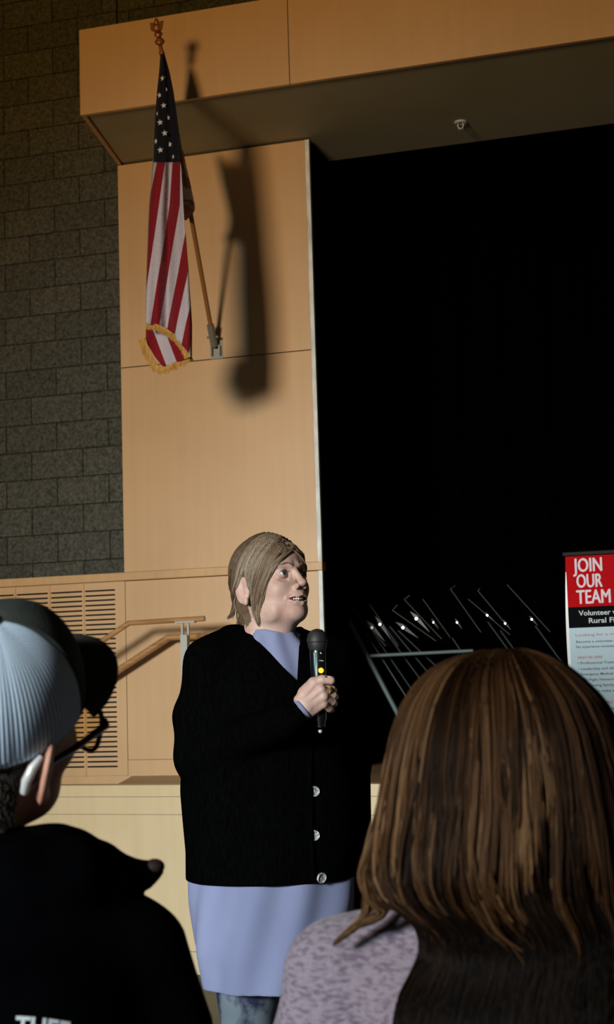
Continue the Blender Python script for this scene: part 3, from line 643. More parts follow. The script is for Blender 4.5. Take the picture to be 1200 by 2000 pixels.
for (s, x, y, c, wd, bo) in (('JOIN', 1121, 1117.5, 26, 53, .022), ('OUR', 1128, 1148, 25.5, 47, .022), ('TEAM', 1128, 1179.5, 26, 62, .022)):
    q = btext(s, x, y, c, wd, None, 0)
    for k_, (ox, oz) in enumerate(((0, 0), (.0017, .0004), (-.0017, -.0004), (.0009, .0010), (-.0009, -.0010))): m.add([(v[0]+ox, v[1]-.0002*k_, v[2]+oz) for v in q.V], q.F)
badd(m, 'headline', wt)
m = MB()
for (s, x, y, c, wd, bo) in (('Volunteer with', 1131, 1202.5, 9.5, 88, .02), ('Rural Fire', 1151, 1217, 9.5, 62, .02)):
    q = btext(s, x, y, c, wd, None, bo); m.add(q.V, q.F)
badd(m, 'subtitle', tw)
m = MB(); m2 = MB()
for (s, x, y, wd, r_) in (('Looking for a meaningful', 1125, 1243, 110, 1), ('Become a volunteer firefighter', 1126, 1256, 104, 0), ('No experience necessary', 1126, 1266, 74, 0), ('WHAT WE OFFER', 1129, 1287, 46, 1),
        ('\u2022 Professional Training and', 1129, 1297.5, 90, 0), ('\u2022 Leadership and skill building', 1130, 1309, 98, 0), ('\u2022 Emergency Medical Training', 1130, 1319.5, 92, 0), ('\u2022 Life Flight Network Benefits', 1131, 1330.5, 96, 0),
        ('\u2022 Supporting family that', 1132, 1341.5, 80, 0), ('\u2022 Return to make a', 1133, 1352.5, 64, 0), ('AVAILABLE', 1165, 1374, 30, 1), ('stations', 1172, 1386, 26, 0)):
    q = btext(s, x, y, 4.6, wd, None, .012); badd(q, 'text_line', tr if r_ else tk)
# ------------------------------------------------------------------ people
def local_axes(): return RH, HD
class Fig:
    """a person frame: origin on the floor, x = right, y = away from the audience camera, z = up"""
    def __init__(s, name, px, py, D, label, x=None):
        P = onD(px, py, D); s.D = D; s.O = np.array([P[0], P[1], 0]); s.e = empty(name, s.O, YAW); tag(s.e, label, 'person')
    def q(s, px, py, dy=0):
        P = onD(px, py, s.D+dy)-s.O; return np.array([P@RH, P@HD, P[2]])
    def row(s, py, l, r, b, cy, dy=0):
        a = s.q(l, py, dy); c = s.q(r, py, dy); return (a[2]*.5+c[2]*.5, (a[0]+c[0])/2, cy, (c[0]-a[0])/2, b)
def hand(v, wrist, d, nrm, side, curl=.5, L=.18, k=.006):
    """relaxed hand: palm and five fingers; d = pointing direction, nrm = back-of-hand normal, side = +1/-1 thumb side"""
    d = np.array(d, float); d /= np.linalg.norm(d); n = np.array(nrm, float); n -= d*(n@d); n /= np.linalg.norm(n); t = np.cross(d, n)*side
    w0 = np.array(wrist, float); ln = (.042, .047, .044, .036)
    for i, (o, l) in enumerate(zip((.030, .010, -.010, -.028), ln)):
        m = w0+d*(.088-.006*abs(i-1))+t*o; v.cap(w0+t*o*.55, m, .013, .0105, .012)
        a = curl*.5; p = m; ang = a
        for j, f in enumerate((1, .62, .5)):
            dd = d*math.cos(ang)-n*math.sin(ang)+t*(1.5-i)*.03; q = p+dd*l*f; v.cap(p, q, .0092-.0009*j, .0088-.0009*j, .003); p = q; ang += a*1.3
    b = w0+d*.02+t*.02; c = b+d*.035+t*.028-n*.01; e = c+d*.03+t*.008-n*.008; g = e+d*.022-n*.006
    v.cap(b, c, .015, .012, .008).cap(c, e, .0105, .0098, .003).cap(e, g, .0095, .008, .003)
def head(mouth_open=0, age=1, h=.0018, flare=0.):
    v = Vol((-.135, -.105, -.20), (.135, .105, .14), h)
    v.ell((-.015, 0, .034), (.093, .074, .084)).ell((.028, 0, -.028), (.060, .060, .088), .03)
    v.ell((.052, 0, .045), (.038, .052, .045), .02)
    v.ell((.032, 0, -.072), (.050, .050, .034), .02).ell((.074, 0, -.090), (.019, .023, .016), .02)
    for s in (-1, 1):
        v.ell((.052, s*.036, -.026), (.028, .022, .024), .02)            # cheek
        v.ell((.030, s*.046, -.078), (.026, .014, .022), .018)          # jowl
        v.cap((.086, s*.012, .024), (.070, s*.046, .024),   .007, .006, .014)  # brow ridge
        v.ell((.093, s*.033, .006), (.020, .018, .0135), .010, 's')      # socket
        v.ell((.0735, s*.0325, .006), (.0142, .0142, .0142), .004)       # lids
    v.ell((.086, 0, -.055), (.018, .026, .022), .014)                   # muzzle
    v.cap((.087, 0, .014), (.107, 0, -.021), .0072, .0092, .008).ell((.1095, 0, -.023), (.0098, .0102, .0085), .004)
    for s in (-1, 1):
        v.ell((.099, s*.0125, -.029), (.010, .0065, .0075), .004)
        v.ell((.105, s*.0065, -.036), (.006, .0032, .004), .002, 's')
        v.chain([(.098, s*.019, -.028), (.089, s*.029, -.046), (.080, s*.033, -.064)], [.0026, .0034, .0026], .007, 's')   # smile fold
        v.ell((.089, s*.0325, .0065), (.012, .0125, .0068 if mouth_open else .004), .0015, 's')   # eye opening
        v.cap((.083, s*.024, -.010), (.078, s*.042, -.008), .0015, .0015, .006, 's')  # eye bag
    if mouth_open:
        v.chain([(.0795, -.0315, -.0545), (.0905, -.018, -.0580), (.099, 0, -.0595), (.0905, .018, -.0580), (.0795, .0315, -.0545)], [.0022, .0062, .0076, .0062, .0022], .002, 's')
        v.chain([(.0765, -.0335, -.0535), (.0925, -.016, -.0495), (.1000, 0, -.0485), (.0925, .016, -.0495), (.0765, .0335, -.0535)], [.003, .0042, .0042, .0042, .003], .003)
        v.chain([(.0765, -.0315, -.0565), (.0905, -.015, -.0675), (.0965, 0, -.0700), (.0905, .015, -.0675), (.0765, .0315, -.0565)], [.003, .0048, .0052, .0048, .003], .003)
    else:
        v.chain([(.080, -.026, -.058), (.098, -.008, -.055), (.098, .008, -.055), (.080, .026, -.058)], [.003, .0045, .0045, .003], .003)
        v.chain([(.080, -.024, -.061), (.096, 0, -.064), (.080, .024, -.061)], [.003, .005, .003], .003)
    for s in (-1, 1):                                                   # ears
        fc, fs = math.cos(.26+flare), math.sin(.26+flare); R = np.array([[fc, s*-fs, -.10], [s*fs, fc, 0], [.10, 0, .99]]); dy = flare*.018
        v.ell((-.020, s*(.079+dy), -.012), (.021, .0062, .034), .004, R=R).ell((-.013, s*(.0855+dy), -.008), (.0125, .0065, .022), .003, 's', R=R)
        v.ell((-.014, s*(.080+dy*.6), -.041), (.008, .0055, .010), .004)
        v.ell((-.010, s*.0795, -.012), (.004, .004, .012), .003)
    v.cap((-.030, 0, -.055), (-.042, 0, -.175), .056, .058, .03)
    v.cap((.025, 0, -.088), (-.02, 0, -.15), .022, .03, .03)             # under the chin
    return v
def eyes(Fr, parent, look=(1, 0, 0), s_=1.0):
    look = np.array(look, float); look /= np.linalg.norm(look)
    for s in (-1, 1):
        c = np.array([.0735, s*.0325, .006]); n = 24; V = []; F = []; mi = []
        x = np.cross(look, (0, 0, 1)); x /= np.linalg.norm(x); y = np.cross(x, look)
        for i in range(17):
            a = math.pi*i/16
            for j in range(n): t = 2*math.pi*j/n; V.append(c+.0125*(look*math.cos(a)+math.sin(a)*(math.cos(t)*x+math.sin(t)*y)))
        for i in range(16):
            for j in range(n): F.append((i*n+j, i*n+(j+1) % n, (i+1)*n+(j+1) % n, (i+1)*n+j)); mi.append(2 if i < 1 else 1 if i < 3 else 0)
        mesh('eye', to(Fr, V), F, [M['sclera'], M['iris'], M['pupil']], parent, mi=mi)
def skinmi(V, F, Fr_inv=None):
    """lips by position in head coordinates"""
    C = V[F].mean(1); d = np.full(len(C), 9.)
    for ch in ([(.0765, -.0335, -.0535), (.0925, -.016, -.0495), (.1000, 0, -.0485), (.0925, .016, -.0495), (.0765, .0335, -.0535)], [(.0765, -.0315, -.0565), (.0905, -.015, -.0675), (.0965, 0, -.0700), (.0905, .015, -.0675), (.0765, .0315, -.0565)]):
        for a, b in zip(ch[:-1], ch[1:]):
            a = np.array(a); b = np.array(b); e = b-a; t = np.clip((C-a)@e/(e@e), 0, 1); d = np.minimum(d, np.linalg.norm(C-a-t[:, None]*e, axis=1))
    mi = np.where((d < .0050) & (C[:, 0] > .081), 1, 0); ins = (C[:, 0] < .0930-14*C[:, 1]**2) & (C[:, 0] > .06) & (abs(C[:, 1]) < .028) & (abs(C[:, 2]+.0580) < .0085*(1-(C[:, 1]/.034)**2)); mi[ins] = 2
    return mi
def axes_from(yaw_f, pitch=0, roll=0):
    """head axes: facing the camera turned by yaw to image right"""
    f = np.array([math.sin(yaw_f)*math.cos(pitch), -math.cos(yaw_f)*math.cos(pitch), math.sin(pitch)]); l = np.array([math.cos(yaw_f), math.sin(yaw_f), 0]); u = np.cross(f, l)
    return f, math.cos(roll)*l+math.sin(roll)*u, -math.sin(roll)*l+math.cos(roll)*u
def ray_ell(o, d, c, A, r):
    """ray against an ellipsoid with axes rows A; nearest point if it misses"""
    p = (A @ (o-c))/r; q = (A @ d)/r; a = q@q; b = p@q; cc = p@p-1; D = b*b-a*cc
    t = (-b-math.sqrt(D))/a if D > 0 else -b/a
    h = p+q*t; h /= np.linalg.norm(h) if D <= 0 else 1
    return c+(h*r) @ A

# ================================================================== the speaker
SPK = Fig('person', 530, 1400, 3.75, 'standing grey-blonde speaker in black cardigan and lavender tunic holding a microphone')
q = SPK.q
hf, hl, hu = axes_from(math.radians(43), math.radians(9), math.radians(1)); Ho = q(531, 1140); HF = frame(hf, hl, hu, Ho)
hv = head(1); Vh, Fh = hv.mesh(); Vh = relax(Vh, Fh, 1, .4); mih = skinmi(Vh, Fh); Vh = to(HF, Vh)
# right hand closed round the microphone
W = q(594, 1386, -.20)
hv = Vol(q(575, 1430, -.24)-np.array([.02, .03, .02]), q(675, 1300, -.12)+np.array([.02, .06, .02]), .0013)
hy = lambda px, py, d: q(px, py, -.20+d)
wr = [hy(583, 1366, -.004), hy(589, 1374, -.006), hy(596, 1384, -.004), hy(604, 1394, .002)]
mc = [hy(617, 1336, -.006), hy(628, 1347, -.012), hy(633, 1361, -.011), hy(632, 1375, -.004)]
pp = [hy(648, 1345, .012), hy(651, 1357, .010), hy(650, 1370, .012), hy(643, 1383, .014)]
dd = [hy(652, 1348, .040), hy(655, 1361, .042), hy(653, 1374, .042), hy(646, 1386, .040)]
tt = [hy(634, 1346, .056), hy(634, 1359, .060), hy(633, 1372, .058), hy(629, 1383, .052)]
hv.cap(hy(565, 1408, .0), hy(597, 1380, 0), .024, .023)
hv.ell(hy(610, 1363, .004), (.030, .014, .030), .010)
for i in range(4):
    hv.cap(wr[i], mc[i], .0105, .0098, .009); hv.ell(mc[i], (.0105, .0105, .010), .003)
    hv.cap(mc[i], pp[i], .0095, .0092, .0022); hv.cap(pp[i], dd[i], .0090, .0082, .002); hv.cap(dd[i], tt[i], .0080, .0075, .002)
for a, b in ((0, 1), (1, 2)): hv.cap((wr[a]+wr[b])/2+np.array([.004, -.012, .004]), (mc[a]+mc[b])/2+np.array([-.012, -.006, 0]), .0016, .0012, .004)   # veins
th = [hy(594, 1352, .0), hy(612, 1333, -.004), hy(630, 1327, -.010), hy(647, 1329, -.010)]
hv.cap(th[0], th[1], .013, .0118, .010).cap(th[1], th[2], .0112, .0102, .004).cap(th[2], th[3], .0102, .0098, .003)
hv.ell(hy(640, 1322.5, -.014), (.0062, .004, .0022), .0015, 's')
Vd, Fd = hv.mesh()
# body core, left arm and hand, legs: coarse but continuous
bv = Vol((-.30, -.30, 0), (.33, .22, 1.40), .0075)
N0 = q(524, 1225, .01)
bv.cap(N0, q(527, 1275, .02), .055, .057).ell(q(528, 1330, .02), (.14, .085, .12), .05).ell(q(530, 1480, .02), (.13, .10, .14), .06).ell(q(533, 1640, .02), (.165, .12, .13), .06)
kn = [np.array([-.072, .0, .50]), np.array([.075, .05, .50])]; an = [np.array([-.085, .02, .085]), np.array([.075, .07, .085])]; hp = [np.array([-.085, .01, .86]), np.array([.085, .04, .86])]
for i in range(2):
    bv.cap(hp[i], kn[i], .088, .062, .03).cap(kn[i], (kn[i]+an[i])/2+np.array([0, .012, .02]), .060, .052, .02).cap((kn[i]+an[i])/2+np.array([0, .012, .02]), an[i], .052, .036, .02)
    bv.cap(an[i]+np.array([0, .02, -.045]), an[i]+np.array([.06, -.10, -.055]), .032, .026, .02)
sh = [q(410, 1293, .0), q(645, 1298, .07)]; el = [q(382, 1478, -.02), q(684, 1480, .10)]; wL = q(700, 1775, .04)
bv.cap(sh[0], el[0], .046, .038, .03).cap(el[0], hy(585, 1392, .0), .038, .024, .02)
bv.cap(sh[1], el[1], .046, .038, .03).cap(el[1], wL, .038, .025, .02)
bV, bF = bv.mesh(); bV = relax(bV, bF, 2)
lv = Vol(wL-np.array([.08, .08, .24]), wL+np.array([.08, .08, .05]), .0022); lv.cap(wL+np.array([0, 0, .04]), wL, .026, .023); hand(lv, wL, (0.02, -.1, -1), (1, -.2, 0), 1, .5)
Vl, Fl = lv.mesh()
V, F, mi = join([(Vh, Fh, mih), (Vd, Fd), (bV, bF), (Vl, Fl)])
mesh('body', V, F, [M['skin'], M['lip'], M['mouth']], SPK.e, mi=mi)
eyes(HF, SPK.e, (1, .10, .04))
m = MB()
for i in range(-4, 5):
    if i == 0: continue
    a = (abs(i)-.5)*.0053*(1 if i > 0 else -1); x = .0905-.30*abs(a)-13*a*a; w_ = .0026; hgt = .0082-.0005*abs(i)
    m.box((x-.003, a-w_*.95, -.0540-hgt*.75), (x+.0028, a+w_*.95, -.0490))
m.V = [tuple(v) for v in to(HF, m.V)]; m.build('teeth', M['teeth'], SPK.e, bevel=.0006)
for s in (-1, 1):
    P = np.array([resample([(.0945, s*.013, .0235), (.0925, s*.026, .0305), (.080, s*.043, .026)], 8)+rng.normal(0, .0012, (1, 3)) for _ in range(22)])
    strands('eyebrow', to(HF, P), np.array([.0001, .0002, .0002, .0002, .0002, .0002, .0002, .0001]), M['hair_grey'], SPK.e, rng.uniform(.6, 1, 22), 3)
    P = []
    for _ in range(26):
        t_ = rng.uniform(-1, 1); b0 = np.array([.0865-.004*t_*t_, s*(.0325+.0105*t_), .0062+.0050*math.sqrt(max(0, 1-t_*t_*.8))]); P.append([b0, b0+np.array([.003, s*.0006*t_, .0012]), b0+np.array([.005, s*.001*t_, .0034])])
    strands('eyelashes', to(HF, np.array(P)), np.array([.0004, .0003, .0001]), M['pupil'], SPK.e, np.zeros(26), 3)
# hair: scalp mass plus combed strands
hc = Ho+np.array([-.020, 0, .034]) @ HF[0]; HA = HF[0]; hr = np.array([.101, .083, .092])
sv = Vol((-.15, -.12, -.14), (.14, .12, .16), .0022)
sv.ell((-.020, 0, .036), (.100, .0815, .0905)).ell((-.062, 0, -.035), (.050, .058, .060), .03).ell((-.088, 0, -.075), (.022, .028, .034), .02)
sv.ell((.098, 0, -.025), (.075, .078, .092), .006, 's').ell((.03, 0, -.11), (.08, .12, .075), .01, 's')
for s in (-1, 1): sv.ell((-.012, s*.084, -.016), (.023, .018, .032), .008, 's')
Vs, Fs = sv.mesh(); Vs = relax(Vs, Fs, 2); hairbase = mesh('hair', to(HF, Vs), Fs, M['hair_grey'], SPK.e, attrs={'tone': np.full(len(Vs), .28)})
cam0 = np.array([0, 0, 0])
def hitpt(px, py, lift=1.0):
    P = C0-SPK.O; o = np.array([P@RH, P@HD, P[2]]); d = q(px, py)-o; return ray_ell(o, d, hc, HA, hr*lift)
G = [[(578, 1050), (587, 1058), (583, 1066), (572, 1074), (559, 1084), (545, 1098), (531, 1118), (521, 1144), (515, 1168), (512, 1190)],
     [(573, 1046), (566, 1058), (552, 1076), (538, 1092), (525, 1112), (514, 1140), (508, 1168), (505, 1192), (506, 1212), (508, 1222)],
     [(564, 1042), (550, 1052), (533, 1072), (518, 1094), (506, 1120), (499, 1148), (495, 1172), (497, 1195), (502, 1210), (505, 1222)],
     [(553, 1039), (534, 1048), (514, 1066), (498, 1090), (488, 1115), (486, 1135), (492, 1152), (496, 1172), (499, 1190), (501, 1208)],
     [(540, 1038), (518, 1045), (494, 1064), (478, 1088), (469, 1110), (465, 1130), (461, 1146), (459, 1160), (460, 1175), (462, 1188)],
     [(528, 1038), (502, 1048), (478, 1068), (463, 1094), (455, 1120), (454, 1145), (457, 1165), (460, 1180), (458, 1195), (453, 1205)],
     [(514, 1040), (488, 1052), (466, 1074), (454, 1100), (449, 1126), (450, 1150), (455, 1172), (456, 1190), (450, 1203), (444, 1208)]]
_t = BVHTree.FromPolygons([Vector(v) for v in np.concatenate([Vh, to(HF, Vs)])], [tuple(f_) for f_ in np.concatenate([Fh, Fs+len(Vh)])])
def hairpt(x, y):
    p = hitpt(x, y, 1.02); P_ = C0-SPK.O; o = Vector((P_@RH, P_@HD, P_[2])); h, n, _, _ = _t.ray_cast(o, (Vector(q(x, y))-o).normalized())
    if h is not None and h.y < .06: p2 = np.array(h)+np.array(n)*.003; return p2 if (p2-p)@np.array([0, -1, 0]) > 0 else p
    return p
K = 16; GP = []
for gi, g in enumerate(G):
    pts = []
    for i, (x, y) in enumerate(g):
        p = hairpt(x, y)
        if y > 1172: 
            z = q(x, y)[2]; ref = hitpt(x, 1168, 1.03) if gi < 4 else hitpt(x, 1160, .95); p = q(x, y, ref[1]) 
        pts.append(p)
    GP.append(resample(pts, K))
GP = np.array(GP); N = 2200; P = np.zeros((N, K, 3)); tn = np.zeros(N)
for i in range(N):
    u = rng.uniform(0, len(G)-1.001); a = int(u); f_ = u-a; 
    if a == 3:                                                          # the hair parts round the ear
        g_ = np.clip((np.arange(K)/(K-1)-.42)/.14, 0, 1)[:, None]; fk = f_*.3 if f_ < .5 else 1-(1-f_)*.3; ff = f_*(1-g_)+fk*g_
        p = GP[a]*(1-ff)+GP[a+1]*ff
    else: p = GP[a]*(1-f_)+GP[a+1]*f_
    cl = math.sin(u*23)*.5+.5; off = (p-hc); off /= np.linalg.norm(off, axis=1, keepdims=True)
    w_ = np.linspace(0, 1, K)[:, None]; s0 = rng.uniform(0, .25)
    p = p+off*(rng.uniform(-.0005, .0030)+.0004*cl)+w_*rng.normal(0, .0016, 3)+off*.001*np.sin(w_*7+u*9)
    e = rng.uniform(.75, 1.0) if a < 4 else rng.uniform(.88, 1.0); idx = np.linspace(0, (K-1)*e, K); lo = idx.astype(int).clip(0, K-2); fr_ = (idx-lo)[:, None]; P[i] = p[lo]*(1-fr_)+p[lo+1]*fr_
    for k_ in range(K):
        if P[i, k_, 2] > 1.30:
            lo_, n_, _, _ = _t.find_nearest(Vector(P[i, k_]), .03)
            if lo_ is not None and (Vector(P[i, k_])-lo_).dot(n_) < .0015: P[i, k_] = np.array(lo_)+np.array(n_)*(.0015+.0015*((i*7) % 11)/11)
    tn[i] = np.clip(.34+.06*math.sin(u*11)+rng.normal(0, .15)+.30*math.exp(-((u-3.3)/.95)**2)+(.06 if u < 1.6 else 0)-(.17 if u > 4.5 else 0), 0, 1)
rd = np.array([.0007]*(K-3)+[.0006, .0004, .0002])
# far side: mirror of the near side through the head's middle plane
Pm = P-Ho; yl = Pm@HF[0][1]; Pm = Pm-2*yl[:, :, None]*HF[0][1]+Ho
keep = rng.uniform(size=N) < .6
bunF = []
for _ in range(420):                                                   # short tail at the nape
    a = rng.uniform(-1, 1); b0 = np.array([-.083+rng.normal(0, .006), a*.040, -.030+rng.uniform(-.02, .03)]); pt = [b0, b0+(-.010, a*-.004, -.030), b0+(-.012+rng.normal(0, .003), a*-.004, -.060), b0+(-.020+rng.normal(0, .006), a*.010, -.082+rng.normal(0, .006)), b0+(-.034+rng.normal(0, .007), a*.018, -.092+rng.normal(0, .008))]
    bunF.append(to(HF, resample(pt, K)))
for _ in range(300):                                                   # hair behind and under the ear
    a = rng.uniform(0, 1); s = rng.choice([-1, 1]); b0 = np.array([-.055+.02*a, s*(.066-.004*a), -.035]); bunF.append(to(HF, resample([b0, b0+(.002, -s*.004, -.028), b0+(.006+rng.normal(0, .003), -s*.007, -.055), b0+(.012+rng.normal(0, .004), -s*.004, -.080+rng.normal(0, .01))], K)))
bunF = np.array(bunF)
AP = np.concatenate([P, Pm[keep], bunF]); AT = np.concatenate([tn, tn[keep], rng.uniform(.02, .42, len(bunF))])
h2 = strands('hair_strands', AP, rd, M['hair_grey'], hairbase, AT, 4)
# lavender tunic with mock collar
tv = Vol((-.27, -.22, .42), (.30, .26, 1.42), .004)
R_ = SPK.row
rows = [R_(1925, 398, 672, .155, .02), R_(1900, 392, 680, .158, .02), R_(1850, 378, 692, .160, .02), R_(1760, 370, 700, .155, .02), R_(1700, 371, 698, .15, .02), R_(1600, 380, 690, .13, .02), R_(1450, 400, 665, .12, .02), R_(1350, 412, 650, .11, .02), R_(1290, 425, 640, .092, .02), R_(1262, 450, 612, .078, .015), R_(1246, 474, 590, .066, .01), R_(1236, 484, 578, .060, .005)]
tv.loft(rows, fold=.034, nf=9, ph=.6)
ncp = q(531, 1238, .008); tv.ell(ncp+np.array([0, 0, .018]), (.054, .052, .03), .004, 's')
rc = [ncp+np.array([.056*math.cos(a), .053*math.sin(a), .006+.006*math.cos(a+math.pi)-.004*math.sin(-a)]) for a in np.linspace(0, 2*math.pi, 33)]
for a_, b_ in zip(rc[:-1], rc[1:]): tv.cap(a_, b_, .0072, .0072, .003).cap(a_+np.array([0, 0, -.012]), b_+np.array([0, 0, -.012]), .0078, .0078, .004)
tV, tF = tv.mesh(); tV = relax(tV, tF, 1); mesh('tunic', tV, tF, M['lavender'], SPK.e)
cv = Vol(q(560, 1425, -.26)-np.array([.03, .03, 0]), q(625, 1350, -.14)+np.array([0, .05, .02]), .002)
c0, c1 = hy(572, 1400, .0), hy(592, 1384, 0); cv.cap(c0, c1, .0285, .0275).cap(c1, c1+(c1-c0), .0240, .0240, 0, 's')
cc = (c1-c0)/np.linalg.norm(c1-c0)
cv.op(lambda X, Y, Z: -((X-c1[0])*cc[0]+(Y-c1[1])*cc[1]+(Z-c1[2])*cc[2]-.004), c1-.1, c1+.1, 0, 's')
cV, cF = cv.mesh(); mesh('tunic_cuff', cV, cF, M['lavender'], SPK.e)
# cardigan
kv = Vol((-.30, -.30, .68), (.34, .26, 1.46), .0033)
rows = [R_(1716, 361, 703, .168, .02), R_(1660, 362, 706, .168, .02), R_(1600, 357, 707, .160, .02), R_(1540, 352, 702, .152, .02), R_(1450, 356, 690, .142, .02), R_(1380, 375, 680, .132, .02), R_(1320, 382, 668, .12, .02), R_(1280, 398, 650, .105, .025), R_(1255, 425, 625, .090, .03), R_(1238, 455, 596, .074, .03), R_(1226, 472, 586, .064, .034)]
kv.loft(rows, fold=.012, nf=7, ph=2)
kv.cap(q(452, 1252, .02), sh[0], .040, .060, .03).cap(q(600, 1262, .05), sh[1], .036, .060, .03)
kv.cap(sh[0]+np.array([.008, 0, -.008]), q(384, 1400, .0), .057, .054, .04).cap(q(384, 1400, 0), el[0]+np.array([.006, 0, .0]), .054, .052, .02)
kv.cap(el[0]+np.array([.006, 0, 0]), hy(560, 1408, .0), .052, .040, .03).cap(hy(560, 1408, 0), hy(586, 1390, 0), .040, .036, .01)
kv.cap(sh[1], el[1], .062, .052, .04).cap(el[1], wL+np.array([0, 0, .02]), .050, .036, .02)
# sleeve opening
e0, e1 = hy(570, 1402, 0), hy(600, 1378, 0); ee = (e1-e0)/np.linalg.norm(e1-e0); ec = hy(588, 1389, 0)
kv.op(lambda X, Y, Z: -((X-ec[0])*ee[0]+(Y-ec[1])*ee[1]+(Z-ec[2])*ee[2]-.0), ec-.06, ec+.06, .0, 's')
kv.ell(ncp+np.array([0, -.02, .03]), (.060, .065, .05), .006, 's')
# V neckline: a wedge cut along the chest direction
tf = np.array([math.sin(math.radians(33)), -math.cos(math.radians(33)), 0])
va, vb_, vc = q(478, 1222, -.07), q(586, 1225, -.07), q(580, 1334, -.13)
def vcut(X, Y, Z):
    # project along the view from the front: plane coordinates in the wedge
    ds = []
    for (p, r_, s_) in ((va, vc, 1), (vc, vb_, 1)):
        e = r_-p; n = np.cross(e, np.array([0., 1., 0])); n /= np.linalg.norm(n); ds.append(((X-p[0])*n[0]+(Z-p[2])*n[2]+0*Y))
    return np.maximum(np.maximum(ds[0], ds[1]), Y-.01)
test = (va+vb_+vc)/3
if vcut(test[0], -.05, test[2]) > 0:
    _v = vcut
    def vcut(X, Y, Z):
        ds = []
        for (p, r_) in ((va, vc), (vc, vb_)):
            e = r_-p; n = np.cross(e, np.array([0., 1., 0])); n /= np.linalg.norm(n); ds.append(-((X-p[0])*n[0]+(Z-p[2])*n[2]+0*Y))
        return np.maximum(np.maximum(ds[0], ds[1]), Y-.01)
kv.op(vcut, (-.15, -.3, 1.1), (.2, .01, 1.42), .004, 's')
# hem dips where the front edges meet
kV, kF = kv.mesh(); kV = relax(kV, kF, 1)
card = mesh('cardigan', kV, kF, M['cardigan'], SPK.e)
bm_ = BVHTree.FromPolygons([Vector(v) for v in kV], [tuple(f) for f in kF])
def cast(px, py, fig=SPK, tree=None):
    P = C0-fig.O; o = Vector((P@RH, P@HD, P[2])); d = (Vector(fig.q(px, py))-o).normalized(); h, n, _, _ = (tree or bm_).ray_cast(o, d); return h, n
for (x, y) in ((613.5, 1545.5), (613.5, 1631.5), (627, 1714)):
    h, n = cast(x, min(y, 1708)); n = Vector((.38, -.92, .02)) if y < 1700 else Vector((.6, -.75, -.2)); n.normalize()
    if y > 1700: h = Vector(q(x, y, h[1]))
    MB().lathe([(.0035, .0035), (.0085, .0035), (.0118, .006), (.0125, .003), (.0118, 0), (.004, -.001)], np.array(h)-.000*np.array(n), n, 24).build('button', M['button'], card, smooth=True)
MB().tube([np.array(cast(598, 1340)[0])+np.array([.01, -.002, 0])]+[np.array(cast(x, y)[0])+np.array([0, -.003, 0]) for x, y in ((606, 1430), (606, 1500), (607, 1580), (609, 1660), (612, 1708))], .006, 8).build('front_band', M['cardigan'], card, smooth=True)
MB().lathe([(.0095, -.0028), (.0115, -.0024), (.0120, 0), (.0115, .0024), (.0095, .0028)], mc[1]+(pp[1]-mc[1])*.62+np.array([0, -.0, .004]), (mc[1]-pp[1]), 24).build('ring', M['gold'], SPK.e, smooth=True)
# leggings and shoes
gv = Vol((-.26, -.16, .06), (.26, .20, .90), .005)
for i in range(2):
    gv.cap(hp[i], kn[i], .094, .072, .0).cap(kn[i], (kn[i]+an[i])/2+np.array([0, .012, .02]), .070, .060, .02).cap((kn[i]+an[i])/2+np.array([0, .012, .02]), an[i]+np.array([0, 0, .03]), .060, .044, .02)
gV, gF = gv.mesh(); mesh('leggings', relax(gV, gF, 1), gF, M['leggings'], SPK.e)
for i in range(2):
    s_ = Vol(an[i]-np.array([.08, .20, .09]), an[i]+np.array([.14, .10, .03]), .004); s_.ell(an[i]+np.array([.005, .01, -.05]), (.040, .045, .045)).cap(an[i]+np.array([0, .02, -.052]), an[i]+np.array([.06, -.11, -.058]), .038, .032, .02)
    s_.op(lambda X, Y, Z: Z-.002+0*X+0*Y, an[i]-.3, an[i]+.3, 0, 's')
    a_, b_ = s_.mesh(); mesh('shoe', a_, b_, M['shoe'], SPK.e)
# microphone, held: a thing of its own
mt = q(620, 1250, -.172); mb = q(626, 1420, -.172); ax = (mb-mt)/np.linalg.norm(mb-mt)
mic = empty('microphone', SPK.O+np.array([0, 0, 0])+RH*mb[0]+HD*mb[1]+np.array([0, 0, mb[2]]), YAW); tag(mic, 'black handheld wireless microphone with a lit amber display held by the standing speaker', 'microphone')
L_ = np.linalg.norm(mb-mt); a0 = mt-mb
gm = noisy(mat('mic_grille', (.012, .012, .012), .6), (.004, .004, .004), (.02, .02, .02), (500, 500, 500))
MB().lathe([(.003, -.026), (.013, -.023), (.021, -.014), (.0245, 0), (.0245, .004), (.0225, .006), (.0225, .010), (.021, .018), (.018, .024)], a0, ax).build('grille', gm, mic, smooth=True)
MB().lathe([(.0175, .022), (.0185, .026), (.0178, .09), (.0165, .14), (.0155, L_-.02), (.012, L_-.01), (.0112, L_), (.004, L_+.002)], a0, ax).build('barrel', mat('mic_body', (.004, .004, .0045), .28, spec=.6), mic, smooth=True)
def mloc(px, py, d): return q(px, py, d)-mb
MB().tube([mloc(615.5, 1274, -.189), mloc(617, 1295, -.188), mloc(619, 1321, -.187)], [.0036, .0042, .0036], 8, flat=.5).build('barrel_highlight', mat('teal_highlight', (.10, .20, .20), .4), mic, smooth=True)  # cyan highlight on the black barrel, modelled as a coloured strip
MB().lathe([(.0002, -.004), (.0052, -.0035), (.0066, 0), (.006, .002)], mloc(627.5, 1309.5, -.190), (0.1, 1, .1), 16).build('amber_light', mat('amber_light', (1, .5, .02), .4, emis=((1, .42, .01), 1.1)), mic, smooth=True)
MB().tube([mloc(626, 1274, -.190), mloc(628, 1277, -.190)], .0016, 6).tube([mloc(624, 1290, -.190), mloc(632, 1291, -.188)], .0012, 6).build('switch', M['grey_metal'], mic, smooth=True)
